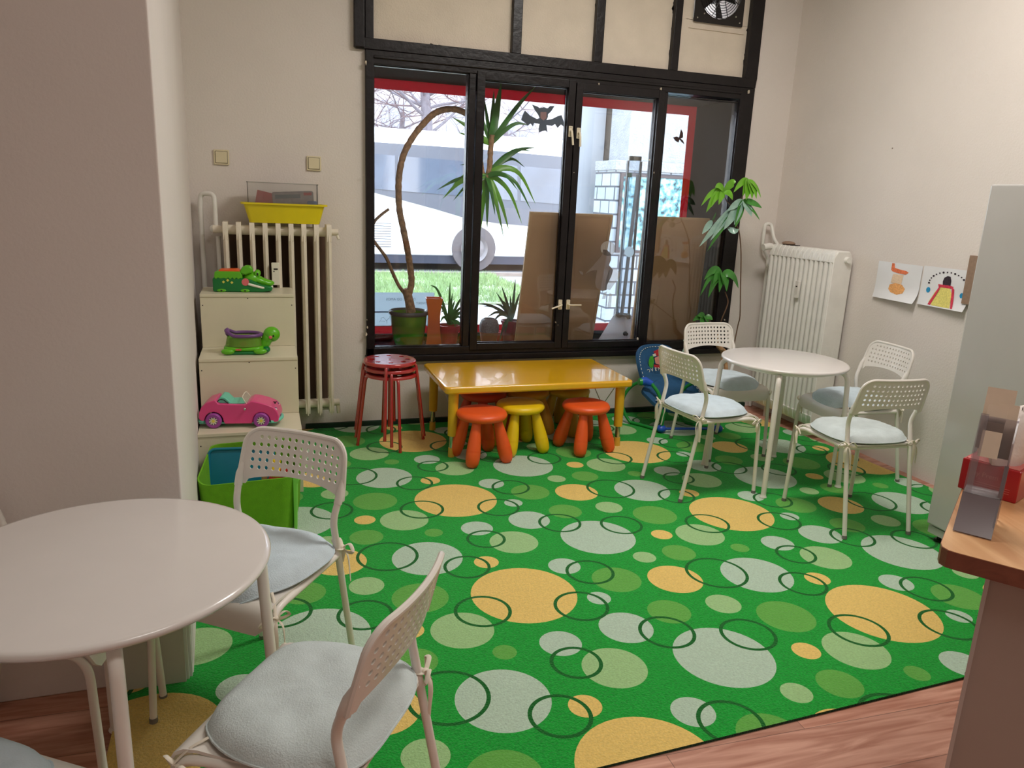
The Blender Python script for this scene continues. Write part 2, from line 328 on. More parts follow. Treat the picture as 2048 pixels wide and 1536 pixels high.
class MB:
    def __init__(s): s.v = []; s.f = []; s.m = []
    def add(s, vs, fs, m=0):
        o = len(s.v); s.v += [tuple(v) for v in vs]; s.f += [tuple(i+o for i in f) for f in fs]; s.m += [m]*len(fs); return s
    def box(s, x0, x1, y0, y1, z0, z1, m=0, mx=None):
        vs = [Vector((x, y, z)) for z in (z0, z1) for y in (y0, y1) for x in (x0, x1)]
        if mx is not None: vs = [mx @ v for v in vs]
        return s.add(vs, [(0, 2, 3, 1), (4, 5, 7, 6), (0, 1, 5, 4), (1, 3, 7, 5), (3, 2, 6, 7), (2, 0, 4, 6)], m)
    def tube(s, path, r, seg=12, m=0, closed=False, flat=1.0, up=None, caps=True):
        P = [Vector(p) for p in path]; n = len(P)
        rs = r if isinstance(r, (list, tuple)) else [r]*n
        T = []
        for i in range(n):
            if closed: t = P[(i+1) % n]-P[(i-1) % n]
            else: t = P[min(i+1, n-1)]-P[max(i-1, 0)]
            T.append(t.normalized() if t.length > 1e-9 else Vector((0, 0, 1)))
        u = Vector(up) if up else (Vector((0, 0, 1)) if abs(T[0].z) < 0.9 else Vector((1, 0, 0)))
        vs = []
        for i in range(n):
            u = (u-T[i]*u.dot(T[i]))
            if u.length < 1e-6: u = T[i].orthogonal()
            u.normalize(); w = T[i].cross(u)
            for k in range(seg):
                a = 2*PI*k/seg; vs.append(P[i]+w*(rs[i]*math.cos(a))+u*(rs[i]*flat*math.sin(a)))
        fs = []
        for i in range(n if closed else n-1):
            j = (i+1) % n
            for k in range(seg):
                l = (k+1) % seg; fs.append((i*seg+k, i*seg+l, j*seg+l, j*seg+k))
        if not closed and caps: fs += [tuple(range(seg))[::-1], tuple((n-1)*seg+k for k in range(seg))]
        return s.add(vs, fs, m)
    def lathe(s, prof, c=(0, 0, 0), seg=32, m=0, mx=None, sx=1, sy=1):
        vs = []; n = len(prof); c = Vector(c)
        for (r, z) in prof:
            for k in range(seg):
                a = 2*PI*k/seg; v = Vector((max(r, 1e-5)*math.cos(a)*sx, max(r, 1e-5)*math.sin(a)*sy, z))
                vs.append((mx @ v if mx else v)+c)
        fs = []
        for i in range(n-1):
            for k in range(seg):
                l = (k+1) % seg; fs.append((i*seg+k, i*seg+l, (i+1)*seg+l, (i+1)*seg+k))
        return s.add(vs, fs, m)
    def ell(s, c, r, seg=20, rings=12, m=0, mx=None):
        prof = [(math.sin(PI*i/rings), -math.cos(PI*i/rings)) for i in range(rings+1)]
        D = Matrix.Diagonal(Vector(r)); D = (mx @ D) if mx else D
        return s.lathe(prof, c, seg, m, D)
    def prism(s, pts, a0, a1, axis='z', m=0):
        """2D outline extruded along an axis"""
        n = len(pts)
        def mk(p, a): return (p[0], p[1], a) if axis == 'z' else ((p[0], a, p[1]) if axis == 'y' else (a, p[0], p[1]))
        vs = [mk(p, a0) for p in pts]+[mk(p, a1) for p in pts]
        fs = [tuple(range(n))[::-1], tuple(range(n, 2*n))]+[(i, (i+1) % n, n+(i+1) % n, n+i) for i in range(n)]
        return s.add(vs, fs, m)
    def poly(s, pts, m=0): return s.add(pts, [tuple(range(len(pts)))], m)
    def leaf(s, path, w, m=0, fold=0.15, up=(0, 0, 1), prof=None, thick=0.0):
        P = [Vector(p) for p in path]; n = len(P); vs = []
        for i in range(n):
            t = (P[min(i+1, n-1)]-P[max(i-1, 0)]).normalized(); t = t if t.length else Vector((0, 0, 1))
            sd = t.cross(Vector(up)); sd = sd.normalized() if sd.length > 1e-4 else t.orthogonal().normalized()
            nm = sd.cross(t); q = i/(n-1)
            ww = w*(prof(q) if prof else math.sin(PI*min(1, q*0.92+0.08))**0.8)
            vs += [P[i]-sd*ww+nm*ww*fold, P[i], P[i]+sd*ww+nm*ww*fold]
        fs = []
        for i in range(n-1):
            a = i*3; fs += [(a, a+1, a+4, a+3), (a+1, a+2, a+5, a+4)]
        return s.add(vs, fs, m)
    def build(s, name, mats, parent=None, smooth=True, angle=40, bevel=0, solid=0, sub=0, wn=False, loc=None):
        me = bpy.data.meshes.new(name); me.from_pydata(s.v, [], s.f); me.update()
        mats = mats if isinstance(mats, (list, tuple)) else [mats]
        for m in mats: me.materials.append(M[m] if isinstance(m, str) else m)
        for p, mi in zip(me.polygons, s.m): p.material_index = mi
        bm = bmesh.new(); bm.from_mesh(me); bmesh.ops.remove_doubles(bm, verts=bm.verts, dist=1e-6)
        if not solid: bmesh.ops.recalc_face_normals(bm, faces=bm.faces)
        bm.to_mesh(me); bm.free()
        if smooth:
            me.shade_smooth(); me.set_sharp_from_angle(angle=math.radians(angle))
        o = bpy.data.objects.new(name, me); COL.objects.link(o)
        if parent: o.parent = parent
        if loc: o.location = loc
        if solid:
            d = o.modifiers.new('solid', 'SOLIDIFY'); d.thickness = solid; d.offset = 0
            d = o.modifiers.new('split', 'EDGE_SPLIT'); d.split_angle = math.radians(45); d.use_edge_sharp = False
        if sub:
            d = o.modifiers.new('sub', 'SUBSURF'); d.levels = sub; d.render_levels = sub
        if bevel:
            d = o.modifiers.new('bevel', 'BEVEL'); d.width = bevel; d.segments = 3; d.limit_method = 'ANGLE'; d.angle_limit = math.radians(35)
            d.harden_normals = False
        return o

def tag(o, label=None, cat=None, group=None, kind=None):
    if label: o['label'] = label
    if cat: o['category'] = cat
    if group: o['group'] = group
    if kind: o['kind'] = kind
    return o
def thing(name, label, cat, loc=(0, 0, 0), rz=0, group=None):
    o = bpy.data.objects.new(name, None); COL.objects.link(o); o.empty_display_size = 0.1
    o.location = loc; o.rotation_euler = (0, 0, rz); return tag(o, label, cat, group)
def struct(name, mb, m, parent=None, **k):
    o = mb.build(name, m, parent, **k)
    if not parent: o['kind'] = 'structure'
    return o
def copy_tree(o, parent=None):
    c = o.copy(); COL.objects.link(c)
    if parent: c.parent = parent
    for ch in list(o.children):
        copy_tree(ch, c)
    return c
def circle2(cx, cy, r, n=48): return [(cx+r*math.cos(2*PI*k/n), cy+r*math.sin(2*PI*k/n)) for k in range(n)]
def rrect(x0, x1, y0, y1, r, n=6):
    out = []
    for (cx, cy, a0) in ((x1-r, y1-r, 0), (x0+r, y1-r, 90), (x0+r, y0+r, 180), (x1-r, y0+r, 270)):
        for k in range(n+1):
            a = math.radians(a0+90*k/n); out.append((cx+r*math.cos(a), cy+r*math.sin(a)))
    return out
def sheet_with_holes(outline, holes, extra=()):
    """triangulated 2D sheet; holes = (cx, cy, r, n)"""
    vs = [Vector(p) for p in outline]; n0 = len(vs); edges = [(i, (i+1) % n0) for i in range(n0)]
    for (cx, cy, r, n) in holes:
        o = len(vs); vs += [Vector(p) for p in circle2(cx, cy, r, n)]; edges += [(o+i, o+(i+1) % n) for i in range(n)]
    vs += [Vector(p) for p in extra]
    rv, re, rf, *_ = geometry.delaunay_2d_cdt(vs, edges, [tuple(range(n0))], 1, 1e-6)
    fs = []
    for f in rf:
        c = sum((rv[i] for i in f), Vector((0, 0)))/len(f)
        if any((c.x-h[0])**2+(c.y-h[1])**2 < (h[2]*0.97)**2 for h in holes): continue
        fs.append(tuple(f))
    return [tuple(v) for v in rv], fs
def text_mesh(txt, size, name, m, parent=None, mx=None, extrude=0.0006, align='CENTER'):
    cu = bpy.data.curves.new('t', 'FONT'); cu.body = txt; cu.size = size; cu.extrude = extrude; cu.align_x = align; cu.align_y = 'CENTER'
    to = bpy.data.objects.new('t', cu); COL.objects.link(to)
    dg = bpy.context.evaluated_depsgraph_get(); dg.update(); me = bpy.data.meshes.new_from_object(to.evaluated_get(dg))
    bpy.data.objects.remove(to); bpy.data.curves.remove(cu)
    me.materials.clear(); me.materials.append(M[m])
    if mx is not None: me.transform(mx)
    o = bpy.data.objects.new(name, me); COL.objects.link(o)
    if parent: o.parent = parent
    return o

# ================================================================ ROOM SHELL
XR = 3.298
struct('floor', MB().box(-3.2, 3.5, -6.7, 0.02, -0.12, 0.0), 'laminate', smooth=False)
struct('ceiling', MB().box(-3.2, 3.5, -6.7, 0.7, CEIL, CEIL+0.15), 'ceil', smooth=False)
struct('wall_left', MB().prism([(-3.2, -2.54), (-0.60, -2.54), (-0.73, 0.0), (-0.73, 0.02), (-3.2, 0.02)], 0, CEIL), 'wall_col', smooth=False, bevel=0.006)
struct('wall_right', MB().box(XR, 3.5, -6.7, 0.0, 0, CEIL), 'wall', smooth=False)
struct('wall_front', MB().box(-3.2, XR, -6.7, -6.5, 0, CEIL), 'wall', smooth=False)
struct('wall_side', MB().box(-3.2, -3.0, -6.5, -2.54, 0, CEIL), 'wall', smooth=False)
wb = MB()
DY = 0.62
wb.box(-3.2, 0.27, 0.0, DY, -0.1, CEIL); wb.box(2.93, 3.5, 0.0, DY, -0.1, CEIL)
wb.box(0.27, 2.93, 0.0, DY, -0.1, 0.44)
wb.box(0.27, 2.93, 0.05, DY, 2.27, 2.74); wb.box(0.27, 2.46, 0.05, DY, 2.74, CEIL); wb.box(2.80, 2.93, 0.05, DY, 2.74, CEIL); wb.box(2.46, 2.80, 0.05, DY, 3.08, CEIL)
struct('wall_back', wb, 'wall', smooth=False)
# black lining of the display window
struct('trim_1', MB().box(0.27, 0.285, 0.06, DY, 0.45, 2.27).box(2.905, 2.93, 0.06, DY, 0.45, 2.27).box(0.285, 2.905, 0.06, DY, 2.255, 2.27), 'black_wall', smooth=False)
struct('trim_2', MB().box(0.27, 2.93, 0.0, DY, 0.44, 0.45), mat('display_ledge_paint', (60, 58, 66), 0.35, var=0.2, scale=5), smooth=False)

# ---- outer shop window: red frame with one big pane
w2 = thing('window_2', None, None, (0, 0, 0)); w2['kind'] = 'structure'
rf = MB(); yf = DY-0.012
def strip(x0, x1, z0, z1): rf.add([(x0, yf, z0), (x1, yf, z0), (x1, yf, z1), (x0, yf, z1)], [(0, 1, 2, 3)])
strip(0.285, 2.90, 2.188, 2.262); strip(0.285, 2.90, 0.505, 0.565); strip(0.285, 0.335, 0.565, 2.188); strip(2.835, 2.90, 0.565, 2.188)
MB().box(0.285, 2.905, DY-0.03, DY+0.02, 0.45, 0.503).build('sill_block', 'black_wall', w2, smooth=False)
rf.build('red_film_border', 'red_frame', w2, smooth=False)
MB().box(0.285, 2.905, DY-0.01, DY-0.004, 0.45, 2.262).build('glass_pane', 'glass2', w2, smooth=False)

# ---- inner black window with four sashes
w1 = thing('window_1', None, None, (0, 0, 0)); w1['kind'] = 'structure'
ZT, ZB = 2.32, 0.438
f = MB()
f.box(0.27, 0.318, -0.035, 0.06, 0.475, 2.25).box(2.853, 2.963, -0.035, 0.06, 0.475, 2.25)
f.box(0.27, 2.963, -0.035, 0.06, 2.243, ZT).box(0.262, 2.968, -0.055, 0.06, ZB, 0.478).box(0.27, 2.963, -0.035, 0.06, 0.478, 0.53)
f.box(0.905, 0.947, -0.035, 0.06, 0.53, 2.243).box(1.600, 1.63, -0.02, 0.06, 0.53, 2.243).box(2.225, 2.287, -0.035, 0.06, 0.53, 2.243)
f.box(0.318, 2.853, -0.045, -0.035, 2.275, 2.292)
f.build('frame', 'black', w1, smooth=False, bevel=0.004)
def sash(x0, x1, z0, z1, sl, sr, sb, st, ydep=-0.045):
    s = MB()
    s.box(x0, x0+sl, ydep, 0.02, z0, z1).box(x1-sr, x1, ydep, 0.02, z0, z1).box(x0+sl, x1-sr, ydep, 0.02, z0, z0+sb).box(x0+sl, x1-sr, ydep, 0.02, z1-st, z1)
    o = s.build('sash', 'black', w1, smooth=False, bevel=0.004)
    MB().box(x0+sl-0.004, x1-sr+0.004, -0.004, 0.0, z0+sb-0.004, z1-st+0.004).build('glass_pane', 'glass', o, smooth=False)
    bead = MB()
    for (a, b, c, d) in ((x0+sl, x0+sl+0.006, z0+sb, z1-st), (x1-sr-0.006, x1-sr, z0+sb, z1-st), (x0+sl, x1-sr, z0+sb, z0+sb+0.006), (x0+sl, x1-sr, z1-st-0.006, z1-st)):
        bead.box(a, b, -0.018, -0.004, c, d)
    bead.build('glazing_bead', 'black', o, smooth=False)
    return o
sash(0.952, 1.612, 0.505, 2.262, 0.052, 0.048, 0.044, 0.05)
sash(1.618, 2.262, 0.505, 2.25, 0.045, 0.047, 0.042, 0.052)
for (x0, x1, z0, z1) in ((0.318, 0.905, 0.53, 2.243), (2.287, 2.853, 0.53, 2.225)):
    MB().box(x0-0.004, x1+0.004, -0.004, 0.0, z0-0.004, z1+0.004).build('glass_pane', 'glass', w1, smooth=False)
    bead = MB()
    for (a, b, c, d) in ((x0, x0+0.006, z0, z1), (x1-0.006, x1, z0, z1), (x0, x1, z0, z0+0.006), (x0, x1, z1-0.006, z1)): bead.box(a, b, -0.018, -0.004, c, d)
    bead.build('glazing_bead', 'black', w1, smooth=False)
MB().box(2.26, 2.287, -0.03, 0.02, 2.2, 2.24).build('latch_block', 'black', w1, smooth=False)
def handle(px, pz, direction, open_=False):
    b = MB(); b.prism(rrect(px-0.013, px+0.013, pz-0.034, pz+0.034, 0.004, 3), -0.052, -0.045, 'y')
    for dz in (-0.026, 0.026): b.lathe([(0, -0.001), (0.003, -0.001), (0.003, 0)], (px, -0.053, pz+dz), 8, 0, Matrix.Rotation(PI/2, 3, 'X'))
    o = b.build('handle_plate', 'brass_white', w1)
    h = MB(); h.tube([(px, -0.05, pz), (px, -0.075, pz)], 0.008, 10)
    e = Vector(direction)
    h.tube(rpath([(px, -0.068, pz), (px, -0.075, pz), (px+e.x*0.03, -0.08, pz+e.z*0.03), (px+e.x*0.085, -0.08, pz+e.z*0.085)], 0.01), 0.0075, 10, flat=0.7)
    h.build('lever', 'brass_white', o)
handle(1.588, 1.945, (0.12, 0, -1)); handle(1.645, 1.938, (0.06, 0, -1))
handle(1.586, 0.812, (-0.85, 0, -0.28)); handle(1.645, 0.812, (1.0, 0, 0.0))
# chips of bare paint
ch = MB(); rc = random.Random(3)
for (px, py, s) in ((732, 125, 9), (1198, 168, 5), (1322, 178, 7), (1498, 184, 8), (1148, 345, 3), (1308, 345, 4), (1112, 645, 3), (1116, 650, 2), (1276, 678, 6), (734, 640, 3), (733, 668, 9), (735, 655, 6), (728, 350, 3), (1328, 706, 4), (1300, 320, 3), (1450, 640, 4), (728, 200, 2)):
    p = at(px, py, Y=-0.046); r = s*0.0011
    pts = []
    for k in range(9):
        a = 2*PI*k/9; q = r*rc.uniform(0.5, 1.2); pts.append((p.x+q*0.6*math.cos(a), p.z+q*1.4*math.sin(a)))
    ch.prism(pts, -0.047 if s != 7 else -0.047, -0.03, 'y')
ch.build('paint_chips', 'chip', w1, smooth=False)

# ---- upper transom with painted panels
w3 = thing('window_3', None, None, (0, 0, 0)); w3['kind'] = 'structure'
t = MB()
t.box(0.215, 2.968, -0.03, 0.05, 2.322, 2.385).box(0.205, 0.265, -0.04, 0.05, 2.328, CEIL).box(0.27, 0.32, -0.025, 0.05, 2.328, CEIL).box(0.262, 0.275, -0.015, 0.05, 2.328, CEIL)
for (a, b) in ((1.174, 1.236), (1.732, 1.792), (2.292, 2.348)): t.box(a, b, -0.025, 0.05, 2.385, CEIL)
t.box(2.876, 2.968, -0.03, 0.05, 2.385, CEIL)
t.build('black_beams', 'black', w3, smooth=False, bevel=0.004)
MB().box(0.31, 2.90, 0.028, 0.05, 2.33, 2.72).box(0.31, 2.445, 0.028, 0.05, 2.72, CEIL).box(2.82, 2.90, 0.028, 0.05, 2.72, CEIL).box(2.445, 2.82, 0.028, 0.05, 3.09, CEIL).build('black_backing', 'black', w3, smooth=False)
rj = random.Random(5)
def jag(x0, x1, z0, z1, amp=0.006, step=0.012):
    pts = []
    def run(a, b, fixed, ax, sgn):
        n = max(2, int(abs(b-a)/step)); v = 0
        for i in range(n):
            v = v*0.7+rj.uniform(-amp, amp)*(2.2 if rj.random() < 0.08 else 0.6)
            q = a+(b-a)*i/n
            pts.append((q, fixed+sgn*abs(v)) if ax == 0 else (fixed+sgn*abs(v), q))
    run(x0, x1, z0, 0, 1); run(z0, z1, x1, 1, -1); run(x1, x0, z1, 0, -1); run(z1, z0, x0, 1, 1)
    return pts
for (a, b) in ((0.316, 1.178), (1.232, 1.736), (1.788, 2.296)):
    MB().prism(jag(a, b, 2.383, CEIL-0.01), 0.012, 0.028, 'y').build('painted_panel', 'beige', w3, smooth=False)
o = MB(); o.prism(jag(2.344, 2.88, 2.37, 2.72), 0.012, 0.028, 'y').box(2.344, 2.45, 0.012, 0.028, 2.72, CEIL).box(2.82, 2.88, 0.012, 0.028, 2.72, CEIL).box(2.42, 2.85, 0.004, 0.012, 2.665, 2.668)
o.build('painted_panel', 'beige', w3, smooth=False)

# ---- extractor fan
fan = thing('extractor_fan', 'square black extractor fan with round wire grille in top right window panel', 'fan', (2.633, 0.0, 2.895))
pv, pf = sheet_with_holes(rrect(-0.19, 0.19, -0.19, 0.19, 0.008, 3), [(0, 0, 0.158, 40)])
pl = MB().add([(x, -0.004, z) for x, z in pv], pf); pl.build('mounting_plate', 'dark', fan, smooth=False, solid=0.006)
g = MB()
for k in range(1, 11): g.tube([(0.0155*k*math.cos(a), -0.03+0.000*k+0.016*(k/10)**2, 0.0155*k*math.sin(a)) for a in [2*PI*i/36 for i in range(36)]], 0.0022, 6, closed=True)
for k in range(4):
    a = PI*k/4+0.4
    g.tube([(q*math.cos(a), -0.032+0.016*(abs(q)/0.158)**2, q*math.sin(a)) for q in [i*0.158/5 for i in range(-5, 6)]], 0.0025, 6)
g.build('wire_grille', 'dark', fan)
hb = MB().lathe([(0, -0.03), (0.045, -0.03), (0.045, 0.05), (0, 0.05)], (0, 0.06, 0), 24, 0, Matrix.Rotation(PI/2, 3, 'X')); hbo = hb.build('motor_hub', 'dark', fan)
for k in range(5):
    a = 2*PI*k/5; bl = MB(); ca, sa = math.cos(a), math.sin(a)
    P = [(0.04, -0.022), (0.14, -0.045), (0.15, 0.03), (0.04, 0.022)]
    vs = [(x*ca-z*sa, 0.05+0.5*z, x*sa+z*ca) for x, z in P]+[(x*ca-z*sa, 0.053+0.5*z, x*sa+z*ca) for x, z in P]
    bl.add(vs, [(0, 1, 2, 3), (7, 6, 5, 4), (0, 4, 5, 1), (1, 5, 6, 2), (2, 6, 7, 3), (3, 7, 4, 0)]); bl.build('fan_blade', 'dark', fan, smooth=False)
for (x, z) in ((-0.165, -0.165), (0.165, -0.165), (-0.115, -0.135), (0.13, -0.13), (-0.165, 0.165), (0.165, 0.165)):
    MB().lathe([(0, 0), (0.007, 0), (0.005, 0.004), (0, 0.005)], (x, -0.007, z), 10, 0, Matrix.Rotation(PI/2, 3, 'X')).build('screw', 'chrome', fan)

# ---- lamp bodies on the ceiling (outside the frame, they carry the room light)
for (x, y) in ((1.7, -2.1), (0.6, -4.6)):
    l = thing('ceiling_lamp', 'flat white ceiling lamp above the %s' % ('play carpet' if y > -3 else 'counter area'), 'lamp', (x, y, CEIL))
    MB().box(-0.65, 0.65, -0.3, 0.3, -0.06, -0.0005).build('housing', 'white_plastic', l, smooth=False, bevel=0.006)

struct('gap_shade_panel', MB().box(-.56, .04, -.012, 0, .14, 1.27), mat('brown_gap_shade', (96, 74, 60), .9, var=.15, scale=5), smooth=False)  # added brown panel, its colour stands for the shade behind the left radiator

struct('baseboard_back', MB().box(-.12, 3.2, -.028, -.0005, .0, .034), mat('dark_green_skirting', (20, 52, 34), .8, var=.15, scale=10), smooth=False)

# ================================================================ CARPET
car_out = [(-0.782, -3.30), (1.0, -3.235), (3.2, -3.15), (3.235, -1.9), (3.19, -1.1), (3.06, -0.12), (2.2, -0.05), (-0.712, -0.036), (-0.655, -1.2), (-0.61, -2.535), (-0.80, -2.56)]
LA, LB = Vector((0.0365, -0.9645)), Vector((1.319, -0.464))
WH, PG, MG, OR, RG = 1, 2, 3, 4, 5
cell = [(1.23, -2.366, .114, OR), (2.271, -1.811, .102, MG), (1.899, -2.794, .209, OR), (2.138, -1.93, .047, WH), (1.315, -2.588, .069, PG),
 (1.501, -2.726, .109, MG), (1.077, -2.586, .083, MG), (1.603, -2.978, .114, PG), (0.866, -2.644, .100, WH), (1.423, -2.937, .050, OR),
 (1.878, -2.178, .075, WH), (1.117, -2.89, .1735, WH), (1.709, -3.144, .042, MG), (2.002, -2.353, .110, PG), (1.37, -2.157, .075, MG),
 (1.197, -2.16, .051, PG), (1.594, -2.414, .150, WH), (1.828, -2.508, .053, OR), (2.14, -2.618, .069, WH)]
rings = [(1.738, -2.529, .099), (0.907, -2.227, .103), (0.765, -2.467, .107), (1.708, -2.875, .109), (0.999, -2.708, .104), (1.283, -2.795, .103), (1.888, -2.295, .090), (1.433, -2.359, .132)]
def carpet():
    bigd, bigr = [], []
    for i in range(-4, 6):
        for j in range(-4, 4):
            o = LA*i+LB*j
            for (x, y, r, c) in cell:
                X, Y = x+o.x, y+o.y
                if -1.1 < X < 3.6 and -3.6 < Y < 0.3: bigd.append((X, Y, r, c))
            for (x, y, r) in rings:
                X, Y = x+o.x, y+o.y
                if -1.1 < X < 3.6 and -3.6 < Y < 0.3: bigr.append((X, Y, r))
    vs = [Vector(p) for p in car_out]; n0 = len(vs); edges = [(i, (i+1) % n0) for i in range(n0)]
    def addc(x, y, r, n, ph=0.0):
        o = len(vs)
        for k in range(n): vs.append(Vector((x+r*math.cos(2*PI*k/n+ph), y+r*math.sin(2*PI*k/n+ph))))
        edges.extend([(o+k, o+(k+1) % n) for k in range(n)])
    for (x, y, r, c) in bigd: addc(x, y, r, 44 if r > .09 else 28, 0.05)
    for (x, y, r) in bigr: addc(x, y, r, 48, 0.02); addc(x, y, r-0.0135, 48, 0.03)
    rv, re, rf, *_ = geometry.delaunay_2d_cdt(vs, edges, [tuple(range(n0))], 0, 1e-5)
    def inside(p):
        c = False; n = len(car_out)
        for i in range(n):
            a, b = car_out[i], car_out[i-1]
            if (a[1] > p.y) != (b[1] > p.y) and p.x < (b[0]-a[0])*(p.y-a[1])/(b[1]-a[1])+a[0]: c = not c
        return c
    mb = MB(); mb.v = [(v.x, v.y, 0.009) for v in rv]
    for f_ in rf:
        c = sum((rv[i] for i in f_), Vector((0, 0)))/len(f_)
        if not inside(c): continue
        m = 0
        for (x, y, r, cc) in bigd:
            if (c.x-x)**2+(c.y-y)**2 < r*r: m = cc
        for (x, y, r) in bigr:
            d = math.hypot(c.x-x, c.y-y)
            if r-0.0135 < d < r: m = RG
        mb.f.append(tuple(f_)); mb.m.append(m)
    n = len(mb.v)
    lo = [(x, y, 0.0) for x, y in car_out]; hi = [(x, y, 0.009) for x, y in car_out]; k = len(car_out)
    mb.add(lo+hi, [(i, (i+1) % k, k+(i+1) % k, k+i) for i in range(k)], 6)
    ms = [carpet_mat('carpet_green', (24, 162, 54), 0.26), carpet_mat('carpet_pale', (190, 213, 190)), carpet_mat('carpet_pale_green', (166, 206, 142)),
          carpet_mat('carpet_mid_green', (104, 178, 76)), carpet_mat('carpet_apricot', (242, 206, 118)), carpet_mat('carpet_dark_green', (12, 104, 34)), carpet_mat('carpet_edge', (22, 62, 36))]
    o = mb.build('carpet', ms, smooth=False)
    tag(o, 'bright green carpet patterned with pale, orange and green circles and thin rings', 'carpet')
carpet()

# ================================================================ STREET
struct('ground', MB().box(-40, 60, DY+0.02, 80, -0.3, -0.02), 'pavement', smooth=False)
tag(MB().box(-30, 40, 9.6, 17.5, -0.02, 0.0).build('road', 'asphalt', smooth=False), kind='structure')
tag(MB().box(-30, 40, 9.42, 9.6, -0.02, 0.05).build('kerb', 'kerb', smooth=False), kind='structure')
tag(MB().box(-30, 3.9, 5.6, 9.42, -0.02, 0.01).build('verge', 'turf', smooth=False), kind='structure')
gb = MB(); rg = random.Random(11)
for i in range(17000):
    x = rg.uniform(-0.5, 3.9); y = rg.uniform(5.6, 9.4)
    if noise.noise(Vector((x*1.3, y*1.3, 0))) < -0.25 and rg.random() < 0.7: continue
    h = rg.uniform(0.05, 0.13); a = rg.uniform(0, 2*PI); dx, dy = math.cos(a)*0.008, math.sin(a)*0.008
    lx, ly = rg.uniform(-.05, .05), rg.uniform(-.05, .05)
    gb.add([(x-dx, y-dy, 0), (x+dx, y+dy, 0), (x+lx, y+ly, h)], [(0, 1, 2)])
o = gb.build('grass', 'grass', smooth=False); tag(o, 'sunlit rough grass on the verge between pavement and road', 'grass', kind='stuff')

# ---- bus
BY = 10.25
bus = thing('bus', 'white city bus with grey swoosh livery and tinted windows passing on the road', 'bus', (0.5, BY+1.2, 0))
def bl(p): return (p[0]-0.5, p[1]-BY-1.2, p[2])
def bpoly(pix, y): return [(at(a, b, Y=y).x-0.5, at(a, b, Y=y).z) for a, b in pix]
body = MB().prism([(-1.2, 0.30), (-1.2, 2.4), (-1.14, 2.62), (-1.0, 2.72), (1.0, 2.72), (1.2, 2.5), (1.2, 0.30)], -6.0, 6.6, 'x')
body.build('body', 'bus_white', bus, smooth=False, bevel=0.05)
MB().box(-5.95, 6.5, -1.17, 1.17, 0.14, 0.32).build('skirt', 'bus_skirt', bus, smooth=False)
y1 = BY-0.012
sw = bpoly([(600, 272), (747, 284), (940, 297), (1140, 315), (1260, 325), (1260, 462), (1150, 458), (1055, 452), (990, 446), (930, 436), (870, 418), (800, 399), (747, 385), (680, 372), (600, 360)], y1)
MB().prism(sw, -1.22, -1.2, 'y').build('livery_panel', 'bus_grey', bus, smooth=False)
for (a, b) in ((560, 700), (706, 790), (796, 925), (931, 1035), (1041, 1130), (1136, 1230)):
    t0 = 270+(a-560)*0.083; t1 = 270+(b-560)*0.083
    pix = [(a, t0+22), (b, t1+22), (b, t1+92), (a, t0+92)]
    MB().prism(bpoly(pix, BY-0.03), -1.23, -1.218, 'y').build('side_window', 'bus_window', bus, smooth=False)
for (px, X) in ((948, None), (430, None), ):
    c = at(px, 505, Y=BY-0.05); cx = c.x-0.5; R_ = 0.46
    MB().lathe([(0.27, -0.12), (0.44, -0.12), (R_, -0.08), (R_, 0.1), (0.27, 0.1)], (cx, -1.15, R_), 36, 0, Matrix.Rotation(PI/2, 3, 'X')).build('tyre', 'tyre', bus)
    MB().lathe([(0, 0.06), (0.08, 0.07), (0.1, 0.03), (0.22, 0.0), (0.28, 0.06), (0.28, -0.1), (0, -0.1)], (cx, -1.235, R_), 36, 0, Matrix.Rotation(PI/2, 3, 'X')).build('wheel_hub', 'hub', bus)
gr = MB()
for k in range(10):
    p0 = at(747, 446+k*5.2, Y=BY); gr.box(p0.x-1.3, p0.x-0.5+0.35, -1.212, -1.2, p0.z-0.006, p0.z+0.006)
gr.build('grille_slats', 'bus_grey', bus, smooth=False)

# ---- bare trees
def tree(name_label, x, y, h, r, seed, group=None):
    rt = random.Random(seed)
    root = thing('bare_tree', name_label, 'tree', (x, y, 0), 0, group)
    tr = MB(); tw = MB()
    top = Vector((rt.uniform(-.2, .2), 0, h*0.55))
    tr.tube(cr([(0, 0, -0.05), (0.03, 0, h*0.25), top], 6), [r*(1-0.4*i/12) for i in range(13)], 10)
    def grow(p, d, L, rr, dep):
        pts = [p]; dd = d.copy()
        for i in range(4):
            dd = (dd+Vector((rt.uniform(-.25, .25), rt.uniform(-.25, .25), rt.uniform(-.1, .16)))).normalized(); pts.append(pts[-1]+dd*L/4)
        (tr if dep < 1 else tw).tube(pts, [rr*(1-0.15*i) for i in range(5)], 6 if dep < 2 else 4, caps=False)
        if dep >= 4: return
        for k in range(4 if dep < 3 else 3):
            q = pts[rt.randint(1, 4)]; a = rt.uniform(0, 2*PI)
            nd = (dd*0.6+Vector((math.cos(a), math.sin(a)*0.6, rt.uniform(-0.3, 0.6)))).normalized()
            grow(q, nd, L*rt.uniform(0.5, 0.75), rr*0.5, dep+1)
    for k in range(7):
        a = 2*PI*k/7+rt.uniform(-.3, .3); z = h*rt.uniform(0.22, 0.55)
        grow(Vector((top.x*z/(h*.55), 0, z)), Vector((math.cos(a), math.sin(a)*.7, rt.uniform(0.1, 0.7))).normalized(), h*0.26, r*0.22, 0)
    tr.build('trunk', 'bark', root); tw.build('branches', 'twig', root, smooth=False)
p = at(858, 250, Y=19); tree('bare winter tree with thick grey trunk behind the middle of the bus', p.x, 19, 8.5, 0.24, 1)
p = at(795, 250, Y=21.5); tree('bare winter tree with slim trunk left of the thick one', p.x, 21.5, 7.5, 0.14, 2)
p = at(1010, 250, Y=22); tree('bare winter tree behind the bus, right of the thick trunk', p.x, 22, 7.5, 0.14, 5)
